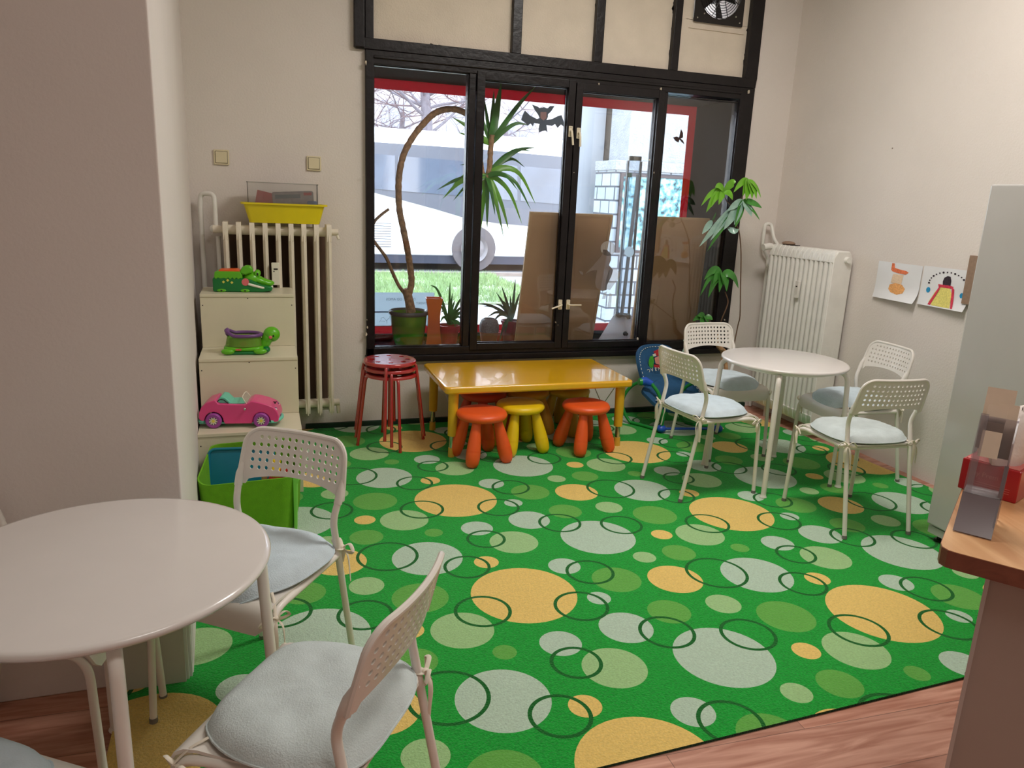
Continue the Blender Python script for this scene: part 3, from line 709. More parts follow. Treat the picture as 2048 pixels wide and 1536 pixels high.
p = at(700, 250, Y=20); tree('bare winter tree farthest left behind the bus', p.x, 20, 7.5, 0.16, 9)
# ---- far building
fb = thing('apartment_building', 'pale pink rendered building far across the road behind bare trees', 'building', (8, 38, 0))
MB().box(-22, 26, 0, 8, 0, 14).build('wall', 'far_wall', fb, smooth=False)
for i in range(12):
    for k in range(4):
        MB().box(-20+i*3.6, -18.4+i*3.6, -0.06, 0.0, 1.4+k*3.1, 3.2+k*3.1).build('window', 'far_win', fb, smooth=False)

# ---- pillars and notice wall on the right
pl = tag(struct('pillar', MB().box(3.66, 4.10, 4.9, 5.3, -0.05, 5.0), 'pillar_white', smooth=False), 'x')
del pl['label']
struct('pillar_joint', MB().box(4.10, 4.125, 4.93, 5.3, -0.05, 5.0), 'notice_frame', smooth=False)
struct('concrete_wall', MB().box(4.125, 5.6, 4.98, 5.3, -0.05, 5.0), 'pillar_beige', smooth=False)
cb = thing('kiosk_wall', 'grey brick wall block with rough stucco above, standing on the pavement', 'wall', (3.87, 4.0, 0))
a_ = at(1237, 320, Y=4.0); a2 = at(1262, 230, Y=4.05)
MB().box(0, 1.7, 0, 0.6, -0.02, a_.z-0.12).build('brickwork', 'brick', cb, smooth=False)
MB().box(-0.02, 1.72, -0.02, 0.6, a_.z-0.12, a_.z).build('coping', 'stucco', cb, smooth=False, bevel=0.01)
MB().box(a2.x-3.87, 1.7, 0.05, 0.6, a_.z, 4.6).build('upper_wall', 'stucco', cb, smooth=False)
def pane_on(name, label, cat, px0, px1, py0, py1, Y, fm, im, t=0.03):
    A = at(px0, py0, Y=Y); B_ = at(px1, py1, Y=Y)
    x0, x1, z1, z0 = A.x, B_.x, A.z, B_.z
    r = thing(name, label, cat, ((x0+x1)/2, Y, z0)); w = (x1-x0)/2; h = z1-z0
    m = MB(); m.box(-w, w, 0, 0.03, h-t, h).box(-w, w, 0, 0.03, 0, t).box(-w, -w+t, 0, 0.03, t, h-t).box(w-t, w, 0, 0.03, t, h-t)
    m.build('frame', fm, r, smooth=False); MB().box(-w+t, w-t, 0.012, 0.03, t, h-t).build('poster_sheet', im, r, smooth=False)
    return r
pane_on('notice_board', 'dark framed notice board full of torn blue posters on the brick wall', 'notice board', 1243, 1372, 346, 508, 3.965, 'notice_frame', 'notice', 0.035)
pane_on('meter_cabinet', 'low mauve metal cabinet against the brick wall behind the lamp', 'cabinet', 1290, 1372, 515, 650, 3.965, 'mauve', 'mauve', 0.03)
# poster on the street side pane
pa = at(747, 585, Y=DY-0.02); pb = at(868, 652, Y=DY-0.02)
po = thing('poster', 'pale blue printed poster stuck low on the outer pane, seen from behind', 'poster', (pa.x-0.05, DY-0.014, pb.z))
w_ = pb.x-pa.x+0.05; h_ = pa.z-pb.z
MB().add([(0, .001, 0), (w_, .001, 0), (w_, .001, h_), (0, .001, h_)], [(0, 1, 2, 3)]).build('sheet', 'poster', po, smooth=False)
MB().box(0, w_*0.62, -0.002, -0.0005, h_*0.41, h_*0.45).build('blue_line', 'ink_blue', po, smooth=False)
FLIP = Matrix(((-1, 0, 0, 0), (0, 0, -1, 0), (0, 1, 0, 0), (0, 0, 0, 1)))
for (txt, sz, ux, uz) in (('DETSKE OD AMOS', 0.026, 0.50, 0.80), ('POVIDKY', 0.022, 0.82, 0.68), ('.........................', 0.014, 0.45, 0.56)):
    text_mesh(txt, sz, 'lettering', 'ink', po, Matrix.Translation((w_*ux, -0.002, h_*uz)) @ FLIP)
sk = MB()
for (x, z, a) in ((0.10, .18, 60), (0.115, .26, 20), (0.13, .22, -50), (0.15, .2, 55), (0.165, .27, 70), (0.18, .24, -60), (0.12, .15, -10), (0.145, .14, 100)):
    d = Vector((math.cos(math.radians(a)), 0, math.sin(math.radians(a))))*0.014; c = Vector((x, -0.002, h_*z))
    sk.tube([c-d, c+d*0.2+Vector((0.003, 0, 0.002)), c+d], 0.0012, 5)
sk.build('scribble', 'ink', po)

# ================================================================ CHAIRS
def make_chair():
    root = thing('dining_chair', 'white', 'chair')
    # seat shell with waterfall front
    rows = []
    prof = [(-.168, .441), (-.155, .440), (-.12, .438), (-.06, .434), (0, .432), (.06, .434), (.12, .438), (.155, .440), (.185, .436), (.206, .424), (.217, .405), (.222, .385), (.224, .366)]
    n = 16; mb = MB()
    for i, (y, z) in enumerate(prof):
        hw = .176+.014*(y+.168)/.36
        if i == 0: hw -= .035
        if i == 1: hw -= .010
        if i == len(prof)-1: hw -= .03
        if i == len(prof)-2: hw -= .008
        for k in range(n+1):
            u = -1+2*k/n; mb.v.append((hw*u, y, z-0.004*(1-u*u)*(1 if i < 9 else 0)))
    for i in range(len(prof)-1):
        for k in range(n):
            a = i*(n+1)+k; mb.f.append((a, a+1, a+n+2, a+n+1)); mb.m.append(0)
    mb.build('seat', 'white_plastic', root, solid=0.007, angle=60)
    # perforated, curved backrest
    def bend(u, z, off=0.0):
        k = (z-.58)/.19
        return Vector((u, -.158-.045*k-.030*(1-min(1, (u/.19))**2)+off, z))
    hw0, hw1 = .191, .182
    out = []
    zt = .770
    for k in range(9):
        a = math.radians(0+90*k/8); out.append((hw1-.055+.055*math.cos(a), zt-.055+.055*math.sin(a)))
    for k in range(1, 14): out.append((hw1-.055-(2*hw1-.11)*k/14, zt))
    for k in range(9):
        a = math.radians(90+90*k/8); out.append((-hw1+.055+.055*math.cos(a), zt-.055+.055*math.sin(a)))
    out += [(-hw1-.004, .67), (-hw1-.007, .63), (-hw0, .597), (-hw0+.026, .595), (-hw0+.034, .610)]
    for k in range(1, 16):
        u = -hw0+.034+(2*hw0-.068)*k/16; out.append((u, .610+.018*math.sin(PI*k/16)**0.8))
    out += [(hw0-.034, .610), (hw0-.026, .595), (hw0, .597), (hw1+.007, .63), (hw1+.004, .67)]
    holes = []
    for r_, z in enumerate((.741, .7175, .694, .6705, .647)):
        cnt = 12 if r_ == 0 else 14
        for c in range(cnt):
            holes.append(((c-(cnt-1)/2)*.0232, z, .0062, 12))
    extra = []
    vv, ff = sheet_with_holes(out, holes, extra)
    sh = MB(); sh.v = [tuple(bend(u, z)) for u, z in vv]; sh.f = ff; sh.m = [0]*len(ff)
    # rolled rim
    br = sh.build('backrest', 'white_plastic', root, solid=0.006, angle=50)
    rim = MB(); e0 = [bend(u, z, -0.001) for (u, z) in [(hw0-.004, .582), (hw1+.009, .63), (hw1+.004, .67)]+out[:30]+out[30:31]]
    up = out[:31]
    path = [bend(hw0-.005, .599)]+[bend(hw1+.003, .64)]+[bend(u*0.985, z-0.003) for u, z in up]+[bend(-hw1-.003, .64)]+[bend(-hw0+.005, .599)]
    rim.tube(path, 0.0075, 8); rim.build('rim', 'white_plastic', br)
    for s in (-1, 1):
        MB().tube([(s*.1782, -.1512, .592), (s*.1792, -.155, .602), (s*.1812, -.164, .628), bend(s*.180, .66)], [.0124, .0124, .0112, .007], 12).build('sleeve', 'white_plastic', br)
    # legs
    for s in (-1, 1):
        p = rpath([(s*.178, -.238, 0.004), (s*.173, -.132, .545), (s*.181, -.162, .62)], 0.03, 6)
        l = MB().tube(p, 0.0105, 12).build('leg', 'white_steel', root)
        MB().tube([(s*.178, -.2385, 0), (s*.1775, -.2355, .016)], 0.0117, 12).build('foot_cap', 'rubber', l)
        p = rpath([(s*.202, .228, 0.004), (s*.193, .212, .424), (s*.1745, -.148, .424)], 0.075, 8)
        l = MB().tube(p, 0.0105, 12).build('leg', 'white_steel', root)
        MB().tube([(s*.202, .228, 0), (s*.2018, .2275, .016)], 0.0117, 12).build('foot_cap', 'rubber', l)
    MB().tube([(-.174, -.146, .421), (.174, -.146, .421)], 0.008, 10).build('cross_bar', 'white_steel', root)
    return root

def make_cushion(seed, m='cushion', tilt=(0, 0), thick=0.030, drop=0.0, ties='rf'):
    rt = random.Random(seed); root = thing('seat_cushion', 'pale', 'cushion')
    N, R_ = 56, 9; mb = MB()
    def outline(a):
        c, s = math.cos(a), math.sin(a); e = 3.2 if s < 0 else 2.5
        hx, hy = .200, (.180 if s < 0 else .212)
        r = (abs(c/hx)**e+abs(s/hy)**e)**(-1/e)
        return r*(1+0.03*noise.noise(Vector((c*1.5, s*1.5, seed*3.1))))
    def pt(a, q, top):
        r = outline(a)*q; x, y = r*math.cos(a), r*math.sin(a)
        sag = 0
        if y > .15: sag = -((y-.15)**2)*10
        h = thick*(1-q**5)**0.5
        nz = 0.009*noise.noise(Vector((x*13+seed, y*13, top)))+0.007*abs(noise.noise(Vector((x*16+y*12+seed, y*9-x*5, 3))))
        nz += 0.005*math.sin((x*tilt[0]+y*tilt[1])*40+seed)*q
        z = .449+sag*1.0+(h*0.75+nz*(1-q**8) if top else -0.004*(1-q**6))+.006
        z += drop*max(0, x)*2
        return (x, y, z)
    mb.v.append(pt(0, 0, 1))
    for i in range(1, R_+1):
        q = (i/R_)**0.75
        for k in range(N): mb.v.append(pt(2*PI*k/N, q, 1))
    for k in range(N): mb.f.append((0, 1+k, 1+(k+1) % N)); mb.m.append(0)
    for i in range(R_-1):
        for k in range(N):
            a, b = 1+i*N+k, 1+i*N+(k+1) % N; mb.f.append((a, a+N, b+N, b)); mb.m.append(0)
    base = len(mb.v); mb.v.append(pt(0, 0, 0))
    for i in range(1, 4):
        for k in range(N): mb.v.append(pt(2*PI*k/N, i/4*0.98+0.0, 0))
    for k in range(N): mb.f.append((base, base+1+(k+1) % N, base+1+k)); mb.m.append(0)
    for i in range(2):
        for k in range(N):
            a, b = base+1+i*N+k, base+1+i*N+(k+1) % N; mb.f.append((a, b, b+N, a+N)); mb.m.append(0)
    for k in range(N):
        a, b = base+1+2*N+k, base+1+2*N+(k+1) % N; c, d = 1+(R_-1)*N+k, 1+(R_-1)*N+(k+1) % N
        mb.f.append((a, b, d, c)); mb.m.append(0)
    mb.build('pad', m, root, angle=80)
    pip = [Vector(pt(2*PI*k/N, 1.0, 1)) for k in range(N)]
    MB().tube(pip, 0.0028, 6, closed=True).build('piping', m, root)
    def bow(c, out, size=1.0):
        size *= 1.35
        c = Vector(c); out = Vector(out).normalized(); sd = Vector((-out.y, out.x, 0)); z = Vector((0, 0, 1)); b = MB()
        b.ell(c, (.007*size, .007*size, .006*size), 10, 6)
        for s in (-1, 1):
            L = .034*size*rt.uniform(.8, 1.3)
            b.tube(cr([c, c+sd*s*L*.5+z*.012*size+out*.008, c+sd*s*L+z*rt.uniform(-.012, .008), c+sd*s*L*.5-z*.008, c], 4), 0.0042*size, 8, flat=0.35)
            T = .06*size*rt.uniform(.7, 1.5)
            b.tube(cr([c, c+sd*s*.012+out*.012-z*T*.3, c+sd*s*.018*rt.uniform(.3, 1.5)+out*.01-z*T], 4), [.0035*size, .004*size, .0045*size, .005*size, .0055*size, .006*size, .005*size, .004*size, .004*size][:9], 8, flat=0.3)
        return b
    for s in (-1, 1):
        if 'r' in ties:
            c = Vector((s*.182, -.152, .448)); b = bow(c+Vector((0, -.016, 0)), (s*.4, -1, 0))
            b.tube(cr([(s*.155, -.135, .455), (s*.172, -.142, .452), (s*.188, -.15, .449), (s*.187, -.166, .447), (s*.172, -.165, .448), (s*.16, -.14, .452)], 4), .0042, 8, flat=.4)
            b.build('tie', 'tie', root)
        if 'f' in ties:
            c = Vector((s*.20, .19, .410)); b = bow(c, (s*1, .3, 0), .9)
            b.tube(cr([(s*.160, .150, .455), (s*.185, .175, .443), (s*.205, .2, .415)], 4), .004, 8, flat=.4)
            b.build('tie', 'tie', root)
    return root

chair0 = make_chair()
def face(nx, ny): return math.atan2(-nx, ny)
chairs = [
 # x, y, facing, chair label, cushion (seed, mat, drop, ties), cushion label
 ((1.897, -1.440), (.99, .10), 'white chair between the yellow table and the right round table, its back to the camera',
  (1, 'cushion', 0.0, 'rf'), 'pale blue cushion on the white chair left of the right round table'),
 ((2.375, -.885), (.04, -1.), 'white chair by the window in front of the tall potted plant, facing the round table',
  (2, 'cushion', 0.0, 'f'), 'pale blue cushion on the chair in front of the potted plant'),
 ((2.885, -1.450), (-.99, .09), 'white chair beside the right radiator wall under the two drawings',
  (3, 'cushion', 0.0, 'rf'), 'pale blue cushion on the chair under the drawings'),
 ((2.425, -1.992), (.085, .996), 'white chair nearest the fridge with its back to the camera',
  (4, 'cushion_g', 0.0, 'rf'), 'grey green cushion on the chair nearest the fridge'),
 ((-.392, -2.692), (-.60, -.80), 'white chair in front of the lime toy box, across the near round table',
  (5, 'cushion', 0.0, 'rf'), 'pale blue cushion on the chair in front of the lime toy box'),
 ((-.266, -3.395), (-.83, .55), 'nearest white chair right of the near round table, seen from behind and side',
  (6, 'cushion_g', 0.0, 'rf'), 'wrinkled pale grey blue cushion on the nearest chair'),
 ((-.965, -3.500), (.56, .83), 'white chair at the near round table, cut off by the lower left corner',
  (7, 'cushion', 0.0, 'rf'), 'blue grey cushion in the lower left corner of the photo'),
 ((-.942, -2.79), (.978, -.208), 'white chair against the column, only its legs showing below the near tabletop', None, None)]
for i, (xy, n, lab, cu, cl) in enumerate(chairs):
    c = chair0 if i == 0 else copy_tree(chair0)
    z = 0.009 if xy[0] > -0.7 else 0.0
    c.location = (xy[0], xy[1], z); c.rotation_euler = (0, 0, face(*n)); c['label'] = lab
    c['group'] = 'white chairs around the right round table' if i < 4 else 'white chairs around the near round table'
    if cu:
        k = make_cushion(cu[0], cu[1], tilt=(.6, .3*((cu[0] % 3)-1)), ties=cu[3], thick=.048)
        k.location = (xy[0], xy[1], z-.003); k.rotation_euler = (0, 0, face(*n)); k['label'] = cl; k['group'] = 'tie-on seat cushions'

# ================================================================ ROUND TABLES
def round_table(x, y, z0, a0, label, R_=.347):
    t = thing('round_table', label, 'table', (x, y, z0), a0, 'white round tables')
    H = .702-z0
    prof = [(0, H-.022), (R_-.02, H-.022), (R_-.007, H-.020), (R_-.001, H-.013), (R_, H-.008), (R_-.004, H-.002), (R_-.014, H), (0, H)]
    MB().lathe(prof, seg=96).build('tabletop', 'white_top', t, angle=50)
    MB().tube([(.27*math.cos(a), .27*math.sin(a), H-.032) for a in [2*PI*k/48 for k in range(48)]], .009, 8, closed=True).build('ring', 'white_steel', t)
    for k in range(4):
        a = PI/4+k*PI/2; d = Vector((math.cos(a), math.sin(a), 0))
        p = rpath([d*.20+Vector((0, 0, H-.036)), d*.335+Vector((0, 0, H-.036)), d*.372+Vector((0, 0, 0.004))], .055, 8)
        l = MB().tube(p, .0138, 14).build('leg', 'white_steel', t)
        MB().lathe([(0, 0), (.017, 0), (.019, .004), (.015, .012), (.0135, .02)], d*.372, 16).build('foot_glide', 'white_plastic', l)
    return t
round_table(2.402, -1.405, .009, math.radians(4), 'white round table near the right radiator with four chairs', .340)
round_table(-.705, -3.112, .0, math.radians(45+13), 'large near white round table filling the lower left', .354)

# ================================================================ YELLOW TABLE AND STOOLS
yt = thing('activity_table', 'low glossy yellow rectangular children\'s table under the window', 'table', (1.215, -.46, .009))
MB().prism(rrect(-.598, .598, -.325, .325, .035, 6), .393, .437, 'z').build('tabletop', 'yellow_table', yt, bevel=.012, angle=50)
for sx in (-1, 1):
    for sy in (-1, 1):
        x, y = sx*.535, sy*.265; xb = sx*.548
        l = MB().tube([(x, y, .40), (x+sx*.004, y, .13)], [.031, .027], 18).build('leg', 'yellow_leg', yt)
        MB().tube([(x+sx*.004, y, .14), (x+sx*.006, y, .04)], .0155, 14).build('chrome_tube', 'chrome', l)
        MB().tube([(x+sx*.006, y, .055), (x+sx*.006, y, .0)], [.019, .021], 14).build('foot_sleeve', 'amber2_pl', l)
    MB().tube([(sx*.515, -.24, .385), (sx*.50, -.10, .22), (sx*.515, .22, .385)], .003, 6).build('wire_brace', 'alu', yt)

def mammut():
    t = thing('toy_stool', 'stool', 'stool')
    R_ = .148
    MB().lathe([(0, .250), (R_-.03, .250), (R_-.01, .256), (R_, .270), (R_, .280), (R_-.008, .294), (R_-.03, .301), (R_*.5, .300), (0, .300)], seg=48).build('seat', 'orange_pl', t, angle=60)
    for k in range(4):
        a = PI/4+PI/2*k; d = Vector((math.cos(a), math.sin(a), 0))
        rr = [.024, .028, .034, .039, .0415, .041, .037, .028, .016]; zz = [.262, .22, .17, .12, .08, .05, .022, .006, 0]
        P = [d*(.092+.074*(1-z/.262))+Vector((0, 0, z)) for z in zz]
        l = MB().tube(P, rr, 18).build('leg', 'orange_pl', t, angle=60)
        q = P[3]; MB().tube([P[4]+(P[3]-P[4])*.30, P[4]+(P[3]-P[4])*.34], .0418, 18).build('seam_ring', 'orange_pl', l)
    return t
m0 = mammut()
for i, (x, y, a, m, lab) in enumerate([
    (.832, -.800, 12, 'orange_pl', 'orange toddler stool nearest the camera, at the left end of the yellow table'),
    (1.112, -.672, 8, 'yellow_pl', 'bright yellow toddler stool in front, between two orange stools'),
    (1.515, -.745, 14, 'orange_pl', 'orange toddler stool at the right end of the yellow table'),
    (.965, -.37, 30, 'orange_red', 'orange red toddler stool in the back row under the yellow table'),
    (1.262, -.36, 20, 'amber_pl', 'amber toddler stool in the middle of the back row'),
    (1.55, -.36, 40, 'amber2_pl', 'ochre toddler stool at the right of the back row')]):
    s = m0 if i == 0 else copy_tree(m0)
    s.location = (x, y, .009); s.rotation_euler = (0, 0, math.radians(a)); s['label'] = lab; s['group'] = 'toddler stools at the yellow table'
    if i:
        for c in s.children_recursive:
            if c.name.startswith(('seat', 'leg', 'seam')):
                if m != 'orange_pl':
                    c.data = c.data.copy(); c.data.materials[0] = M[m]
# red stacking stools
def marius():
    t = thing('round_stool', 'stool', 'stool'); R_ = .157
    holes = [(.105*math.cos(2*PI*k/8+.2), .105*math.sin(2*PI*k/8+.2), .0155, 14) for k in range(8)]+[(0, 0, .006, 10)]
    vv, ff = sheet_with_holes(circle2(0, 0, R_-.006, 56), holes)
    s = MB().add([(x, y, .448) for x, y in vv], ff)
    so_ = s.build('seat', 'red_steel', t, smooth=False, solid=.003)
    MB().lathe([(R_-.008, .449), (R_-.003, .448), (R_, .444), (R_, .430), (R_-.003, .430)], seg=56).build('rim', 'red_steel', so_, angle=60)
    for k in range(4):
        a = PI/4+PI/2*k; d = Vector((math.cos(a), math.sin(a), 0)); s_ = Vector((-d.y, d.x, 0))
        p = rpath([d*.03+Vector((0, 0, .436)), d*.155+Vector((0, 0, .436)), d*.208], .035, 6)
        l = MB().tube(p, .0095, 12).build('leg', 'red_steel', t)
        MB().tube([d*.208, d*.207+Vector((0, 0, .012))], .0105, 12).build('foot_cap', 'red_steel', l)
    return t
r0 = marius()
for i, (a, dz, lab) in enumerate([(28, .082, 'red perforated round stool, topmost of the stack'), (38, .041, 'red round stool in the middle of the stack'), (51, .0, 'red round stool at the bottom of the stack')]):
    s = r0 if i == 0 else copy_tree(r0)
    s.location = (.357+.006*i, -.42+.01*i, .009+dz); s.rotation_euler = (0, 0, math.radians(a)); s['label'] = lab; s['group'] = 'stack of three red stools'

# ================================================================ STEP SHELF WITH TOYS
sh = thing('step_shelf', 'cream laminate step shelf with three treads against the left wall', 'shelf', (-.432, -.20, .009))
XW = .242; treads = [(.941, -.30, .0), (.650, -.60, -.30), (.345, -.90, -.60)]
for (z, y0, y1) in treads:
    z -= .009
    MB().box(-XW, XW, y0-.004, y1, z-.016, z).build('tread', 'shelf', sh, smooth=False, bevel=.0015)
    zl = {.932: .650-.009, .641: .345-.009}.get(round(z, 3), 0.0)
    MB().box(-XW, XW, y0, y0+.016, zl, z-.0165).build('riser', 'shelf', sh, smooth=False, bevel=.0015)
    hs = MB()
    for (x, dz) in ((-XW+.012, .045), (XW-.012, .045), (0, .008)):
        hs.lathe([(0, 0.0006), (.0032, .0006), (.0032, 0)], (x, y0-.0001, z-.016-dz), 10, 0, Matrix.Rotation(PI/2, 3, 'X'))
    hs.build('screw_holes', 'hole', sh, smooth=False)
for s in (-1, 1):
    x = s*(XW-.008)
    MB().prism([(-.884, 0), (-.884, .328), (-.584, .328), (-.584, .633-.009+.0), (-.284, .624), (-.284, .915), (-.002, .915), (-.002, 0)], x-.0078, x+.0078, 'x').build('side_panel', 'shelf', sh, smooth=False)

# crocodile
cr_ = thing('toy_crocodile', 'green plastic crocodile toy with orange lid on the top tread', 'toy', (-.453, -.372, .942), math.radians(-4))
body = MB(); body.prism([(-.155, .004), (-.155, .068), (-.15, .078), (-.13, .082), (.0, .076), (.04, .07), (.10, .04), (.15, .032), (.158, .022), (.15, .006), (.10, 0), (-.148, 0)], -.055, .055, 'y')
body.build('body', 'dgreen_pl', cr_, bevel=.012, angle=50)
pp = [(-.142, .108), (-.128, .112), (-.01, .112), (.0, .09), (.0, .074)]
n = 14
for k in range(n+1): pp.append((.0-.146*k/n, .074+.006*math.sin(k*PI*.9)))
MB().prism(pp, -.057, .057, 'y').build('lid', 'green_pl', cr_, bevel=.003)
MB().prism([(-.128, .108), (-.118, .120), (-.03, .122), (.0, .110)], -.045, .045, 'y').build('orange_insert', 'orange_toy', cr_, bevel=.004)
MB().prism([(-.012, .10), (-.012, .115), (.0, .135), (.02, .146), (.045, .142), (.056, .125), (.052, .105), (.03, .1), (.02, .092)], -.05, .0, 'y').build('hump', 'green_pl', cr_, bevel=.008)
hd = MB(); hd.ell((.045, 0, .068), (.05, .048, .042)); hd.ell((.115, 0, .046), (.05, .032, .02)); hd.tube(cr([(.03, 0, .07), (.08, 0, .062), (.13, 0, .046), (.155, 0, .04)], 5), [.045]*4+[.04]*3+[.034]*3+[.03]*2+[.026]*2+[.02]*2, 16, flat=.6)
h = hd.build('head', 'green_pl', cr_, angle=80)
for s in (-1, 1):
    e = MB().ell((.075, s*.026, .098), (.017, .014, .02)).build('eye_bump', 'green_pl', h)
    MB().ell((.078, s*.037, .098), (.006, .004, .009)).build('pupil', 'dark', e)
MB().lathe([(0, .004), (.019, .003), (.021, 0)], (.015, -.053, .055), 24, 0, Matrix.Rotation(PI/2, 3, 'X')).build('cheek', 'pink_dot', cr_)
MB().tube(cr([(.03, -.056, .045), (.07, -.054, .034), (.115, -.048, .024), (.155, -.02, .026)], 5), .007, 8, flat=1.0).build('teeth_strip', 'ivory', cr_)
d = MB()
for (x, z) in ((-.098, .055), (-.076, .064), (-.055, .052)): d.prism([(x-.008, z), (x, z-.008), (x+.008, z), (x, z+.008)], -.0575, -.0545, 'y')
d.build('body_spots', 'yellow_dot', cr_, smooth=False)
for x in (-.11, .012):
    f_ = MB().ell((x, -.055, .008), (.024, .006, .009)).build('foot', 'green_pl', cr_); MB().ell((x, -.061, .008), (.006, .002, .004)).build('claw_mark', 'dark', f_)

# turtle
tu = thing('toy_turtle', 'green plastic turtle toy with purple rim on the middle tread', 'toy', (-.433, -.665, .651), math.radians(-3))
MB().prism([(x*1.0, y) for x, y in rrect(-.122, .075, -.065, .065, .045, 6)], 0, .018, 'z').build('lower_base', 'dgreen_pl', tu, bevel=.006)
MB().prism(rrect(-.124, .078, -.067, .067, .046, 6), .0185, .040, 'z').build('upper_base', 'green_pl', tu, bevel=.010, angle=50)
for (x, y) in ((-.1, -.06), (.06, -.06)): MB().ell((x, y, .018), (.034, .02, .016)).build('flipper', 'green_pl', tu)
MB().lathe([(.095, .041), (.088, .075), (.085, .090)], (-.022, 0, 0), 36, sx=1, sy=.72).build('clear_drum', 'turtle_clear', tu)
MB().lathe([(0, .042), (.08, .042), (.078, .085), (0, .086)], (-.022, 0, 0), 30, sx=1, sy=.68).build('drum_core', 'green_pl', tu)
for (x, m_) in ((-.022, 'red_ball'),): MB().ell((x, -.057, .058), (.018, .006, .013)).build('rattle_ball', m_, tu)
ringp = [(-.022+.088*math.cos(a), .064*math.sin(a), .098+(.022*max(0, -math.cos(a)-.55)/.45 if math.cos(a) < -.55 else 0)) for a in [2*PI*k/48 for k in range(48)]]
MB().tube(ringp, .0095, 10, closed=True).build('purple_rim', 'purple', tu)
MB().ell((-.104, 0, .112), (.012, .03, .022)).build('rim_handle', 'purple', tu)
hd = MB(); hd.ell((.118, 0, .098), (.043, .038, .041)); hd.tube(cr([(.075, 0, .03), (.088, 0, .06), (.105, 0, .09)], 4), [.026]*3+[.028]*3+[.033]*3, 16)
h = hd.build('head', 'green_pl', tu, angle=80)
MB().ell((.128, -.036, .095), (.0045, .003, .006)).build('eye', 'dark', h)
MB().ell((.113, -.0365, .088), (.009, .003, .009)).build('cheek', 'pink_dot', h)
MB().tube(cr([(.118, -.037, .080), (.122, -.036, .072), (.13, -.033, .07)], 3), .0012, 6).build('mouth', 'dark', h)
MB().ell((.088, -.02, .02), (.022, .03, .018)).build('front_wheel', 'dgreen_pl', tu)
bd = MB().prism(rrect(-.062, -.032, .024, .034, .004, 3), -.0695, -.067, 'y').build('badge', 'badge_red', tu, smooth=False)
text_mesh('Fisher-Price', .0056, 'lettering', 'ivory', bd, Matrix.Translation((-.047, -.0698, .029)) @ Matrix.Rotation(PI/2, 4, 'X'), .0002)

# pink car
ca = thing('toy_convertible', 'pink plastic toy convertible with violet tyres on the lowest tread', 'toy', (-.475, -.955, .346), math.radians(-8))
side = [(-.190, .045), (-.188, .075), (-.175, .105), (-.15, .128), (-.11, .142), (-.095, .122), (-.0, .118), (.03, .118), (.06, .135), (.09, .13), (.13, .118), (.165, .102), (.182, .08), (.19, .055), (.186, .03), (.16, .024)]
def arch(cx, r): return [(cx+r*math.cos(a), .036+r*math.sin(a)) for a in [PI*k/10 for k in range(11)]]
outl = side+arch(.105, .041)+[(.06, .02), (-.07, .02)]+arch(-.12, .044)+[(-.17, .03)]
bodyc = MB().prism(outl, -.072, .072, 'y').build('body', 'pink', ca, bevel=.012, angle=45)
for s in (-1, 1):
    for cx in (-.12, .105):
        w = MB().lathe([(.02, -.012), (.033, -.012), (.038, -.006), (.038, .006), (.033, .012), (.02, .012)], (cx, s*.074, .038), 32, 0, Matrix.Rotation(PI/2, 3, 'X')).build('tyre', 'purple_tyre', ca)
        h = MB().lathe([(0, -.010), (.026, -.010), (.026, .010), (0, .010)], (cx, s*.074, .038), 28, 0, Matrix.Rotation(PI/2, 3, 'X')).build('wheel_disc', 'ivory', w)
        y = s*.0845
        MB().lathe([(0, .001), (.008, .001), (.008, -.001), (0, -.001)], (cx, y, .038), 14, 0, Matrix.Rotation(PI/2, 3, 'X')).build('hub_dot', 'yellow_dot', h)
        sp = MB()
        for k in range(9):
            a = 2*PI*k/9+.2; c_, s_ = math.cos(a), math.sin(a)
            sp.prism([(cx+.011*c_, .038+.011*s_), (cx+.022*c_-.004*s_, .038+.022*s_+.004*c_), (cx+.022*c_+.004*s_, .038+.022*s_-.004*c_)], y-.0006, y+.0006, 'y')
        sp.build('spoke_marks', 'dark', h, smooth=False)
MB().prism([(-.115, .118), (-.085, .155), (-.065, .15), (-.035, .118)], -.050, .050, 'y').build('seat', 'mint', ca, bevel=.006)
MB().box(-.05, .025, -.056, .056, .1185, .1215).build('cabin_floor', 'mint', ca, smooth=False)
for s in (-1, 1):
    MB().tube(cr([(-.105, s*.058, .12), (-.095, s*.058, .138), (-.075, s*.058, .140), (-.05, s*.058, .121)], 5), .0022, 8).build('roll_bar', 'dark', ca)
MB().tube(cr([(.04, -.064, .115), (.022, -.062, .145), (.015, -.04, .152), (.015, .04, .152), (.022, .062, .145), (.04, .064, .115)], 6), .0022, 8).build('windscreen_frame', 'ivory', ca)
MB().add([(.042, -.062, .12), (.017, -.05, .15), (.017, .05, .15), (.042, .062, .12)], [(0, 1, 2, 3)]).build('windscreen', 'clear_box', ca, smooth=False)
MB().ell((.03, -.082, .098), (.007, .006, .007)).build('wing_mirror', 'chrome', ca)
for s in (-1, 1):
    l = MB().ell((.158, s*.048, .082), (.022, .019, .015)).build('headlamp', 'ivory', ca); MB().tube(cr([(.142, s*.064, .088), (.152, s*.06, .099), (.166, s*.052, .097), (.176, s*.04, .09)], 4), .003, 8).build('lashes', 'purple', l)
MB().tube(cr([(.15, -.07, .028), (.184, -.05, .032), (.196, 0, .034), (.184, .05, .032), (.15, .07, .028)], 5), .0085, 10).build('bumper', 'mint', ca)
MB().tube(cr([(-.165, -.07, .03), (-.192, -.05, .032), (-.196, .05, .032), (-.165, .07, .03)], 5), .007, 10).build('rear_bumper', 'mint', ca)
or_ = MB()
for a in (-40, 0, 45): or_.tube([(.165, -.01, .105), (.165+.012*math.sin(math.radians(a)), -.01, .118)], .002, 6)
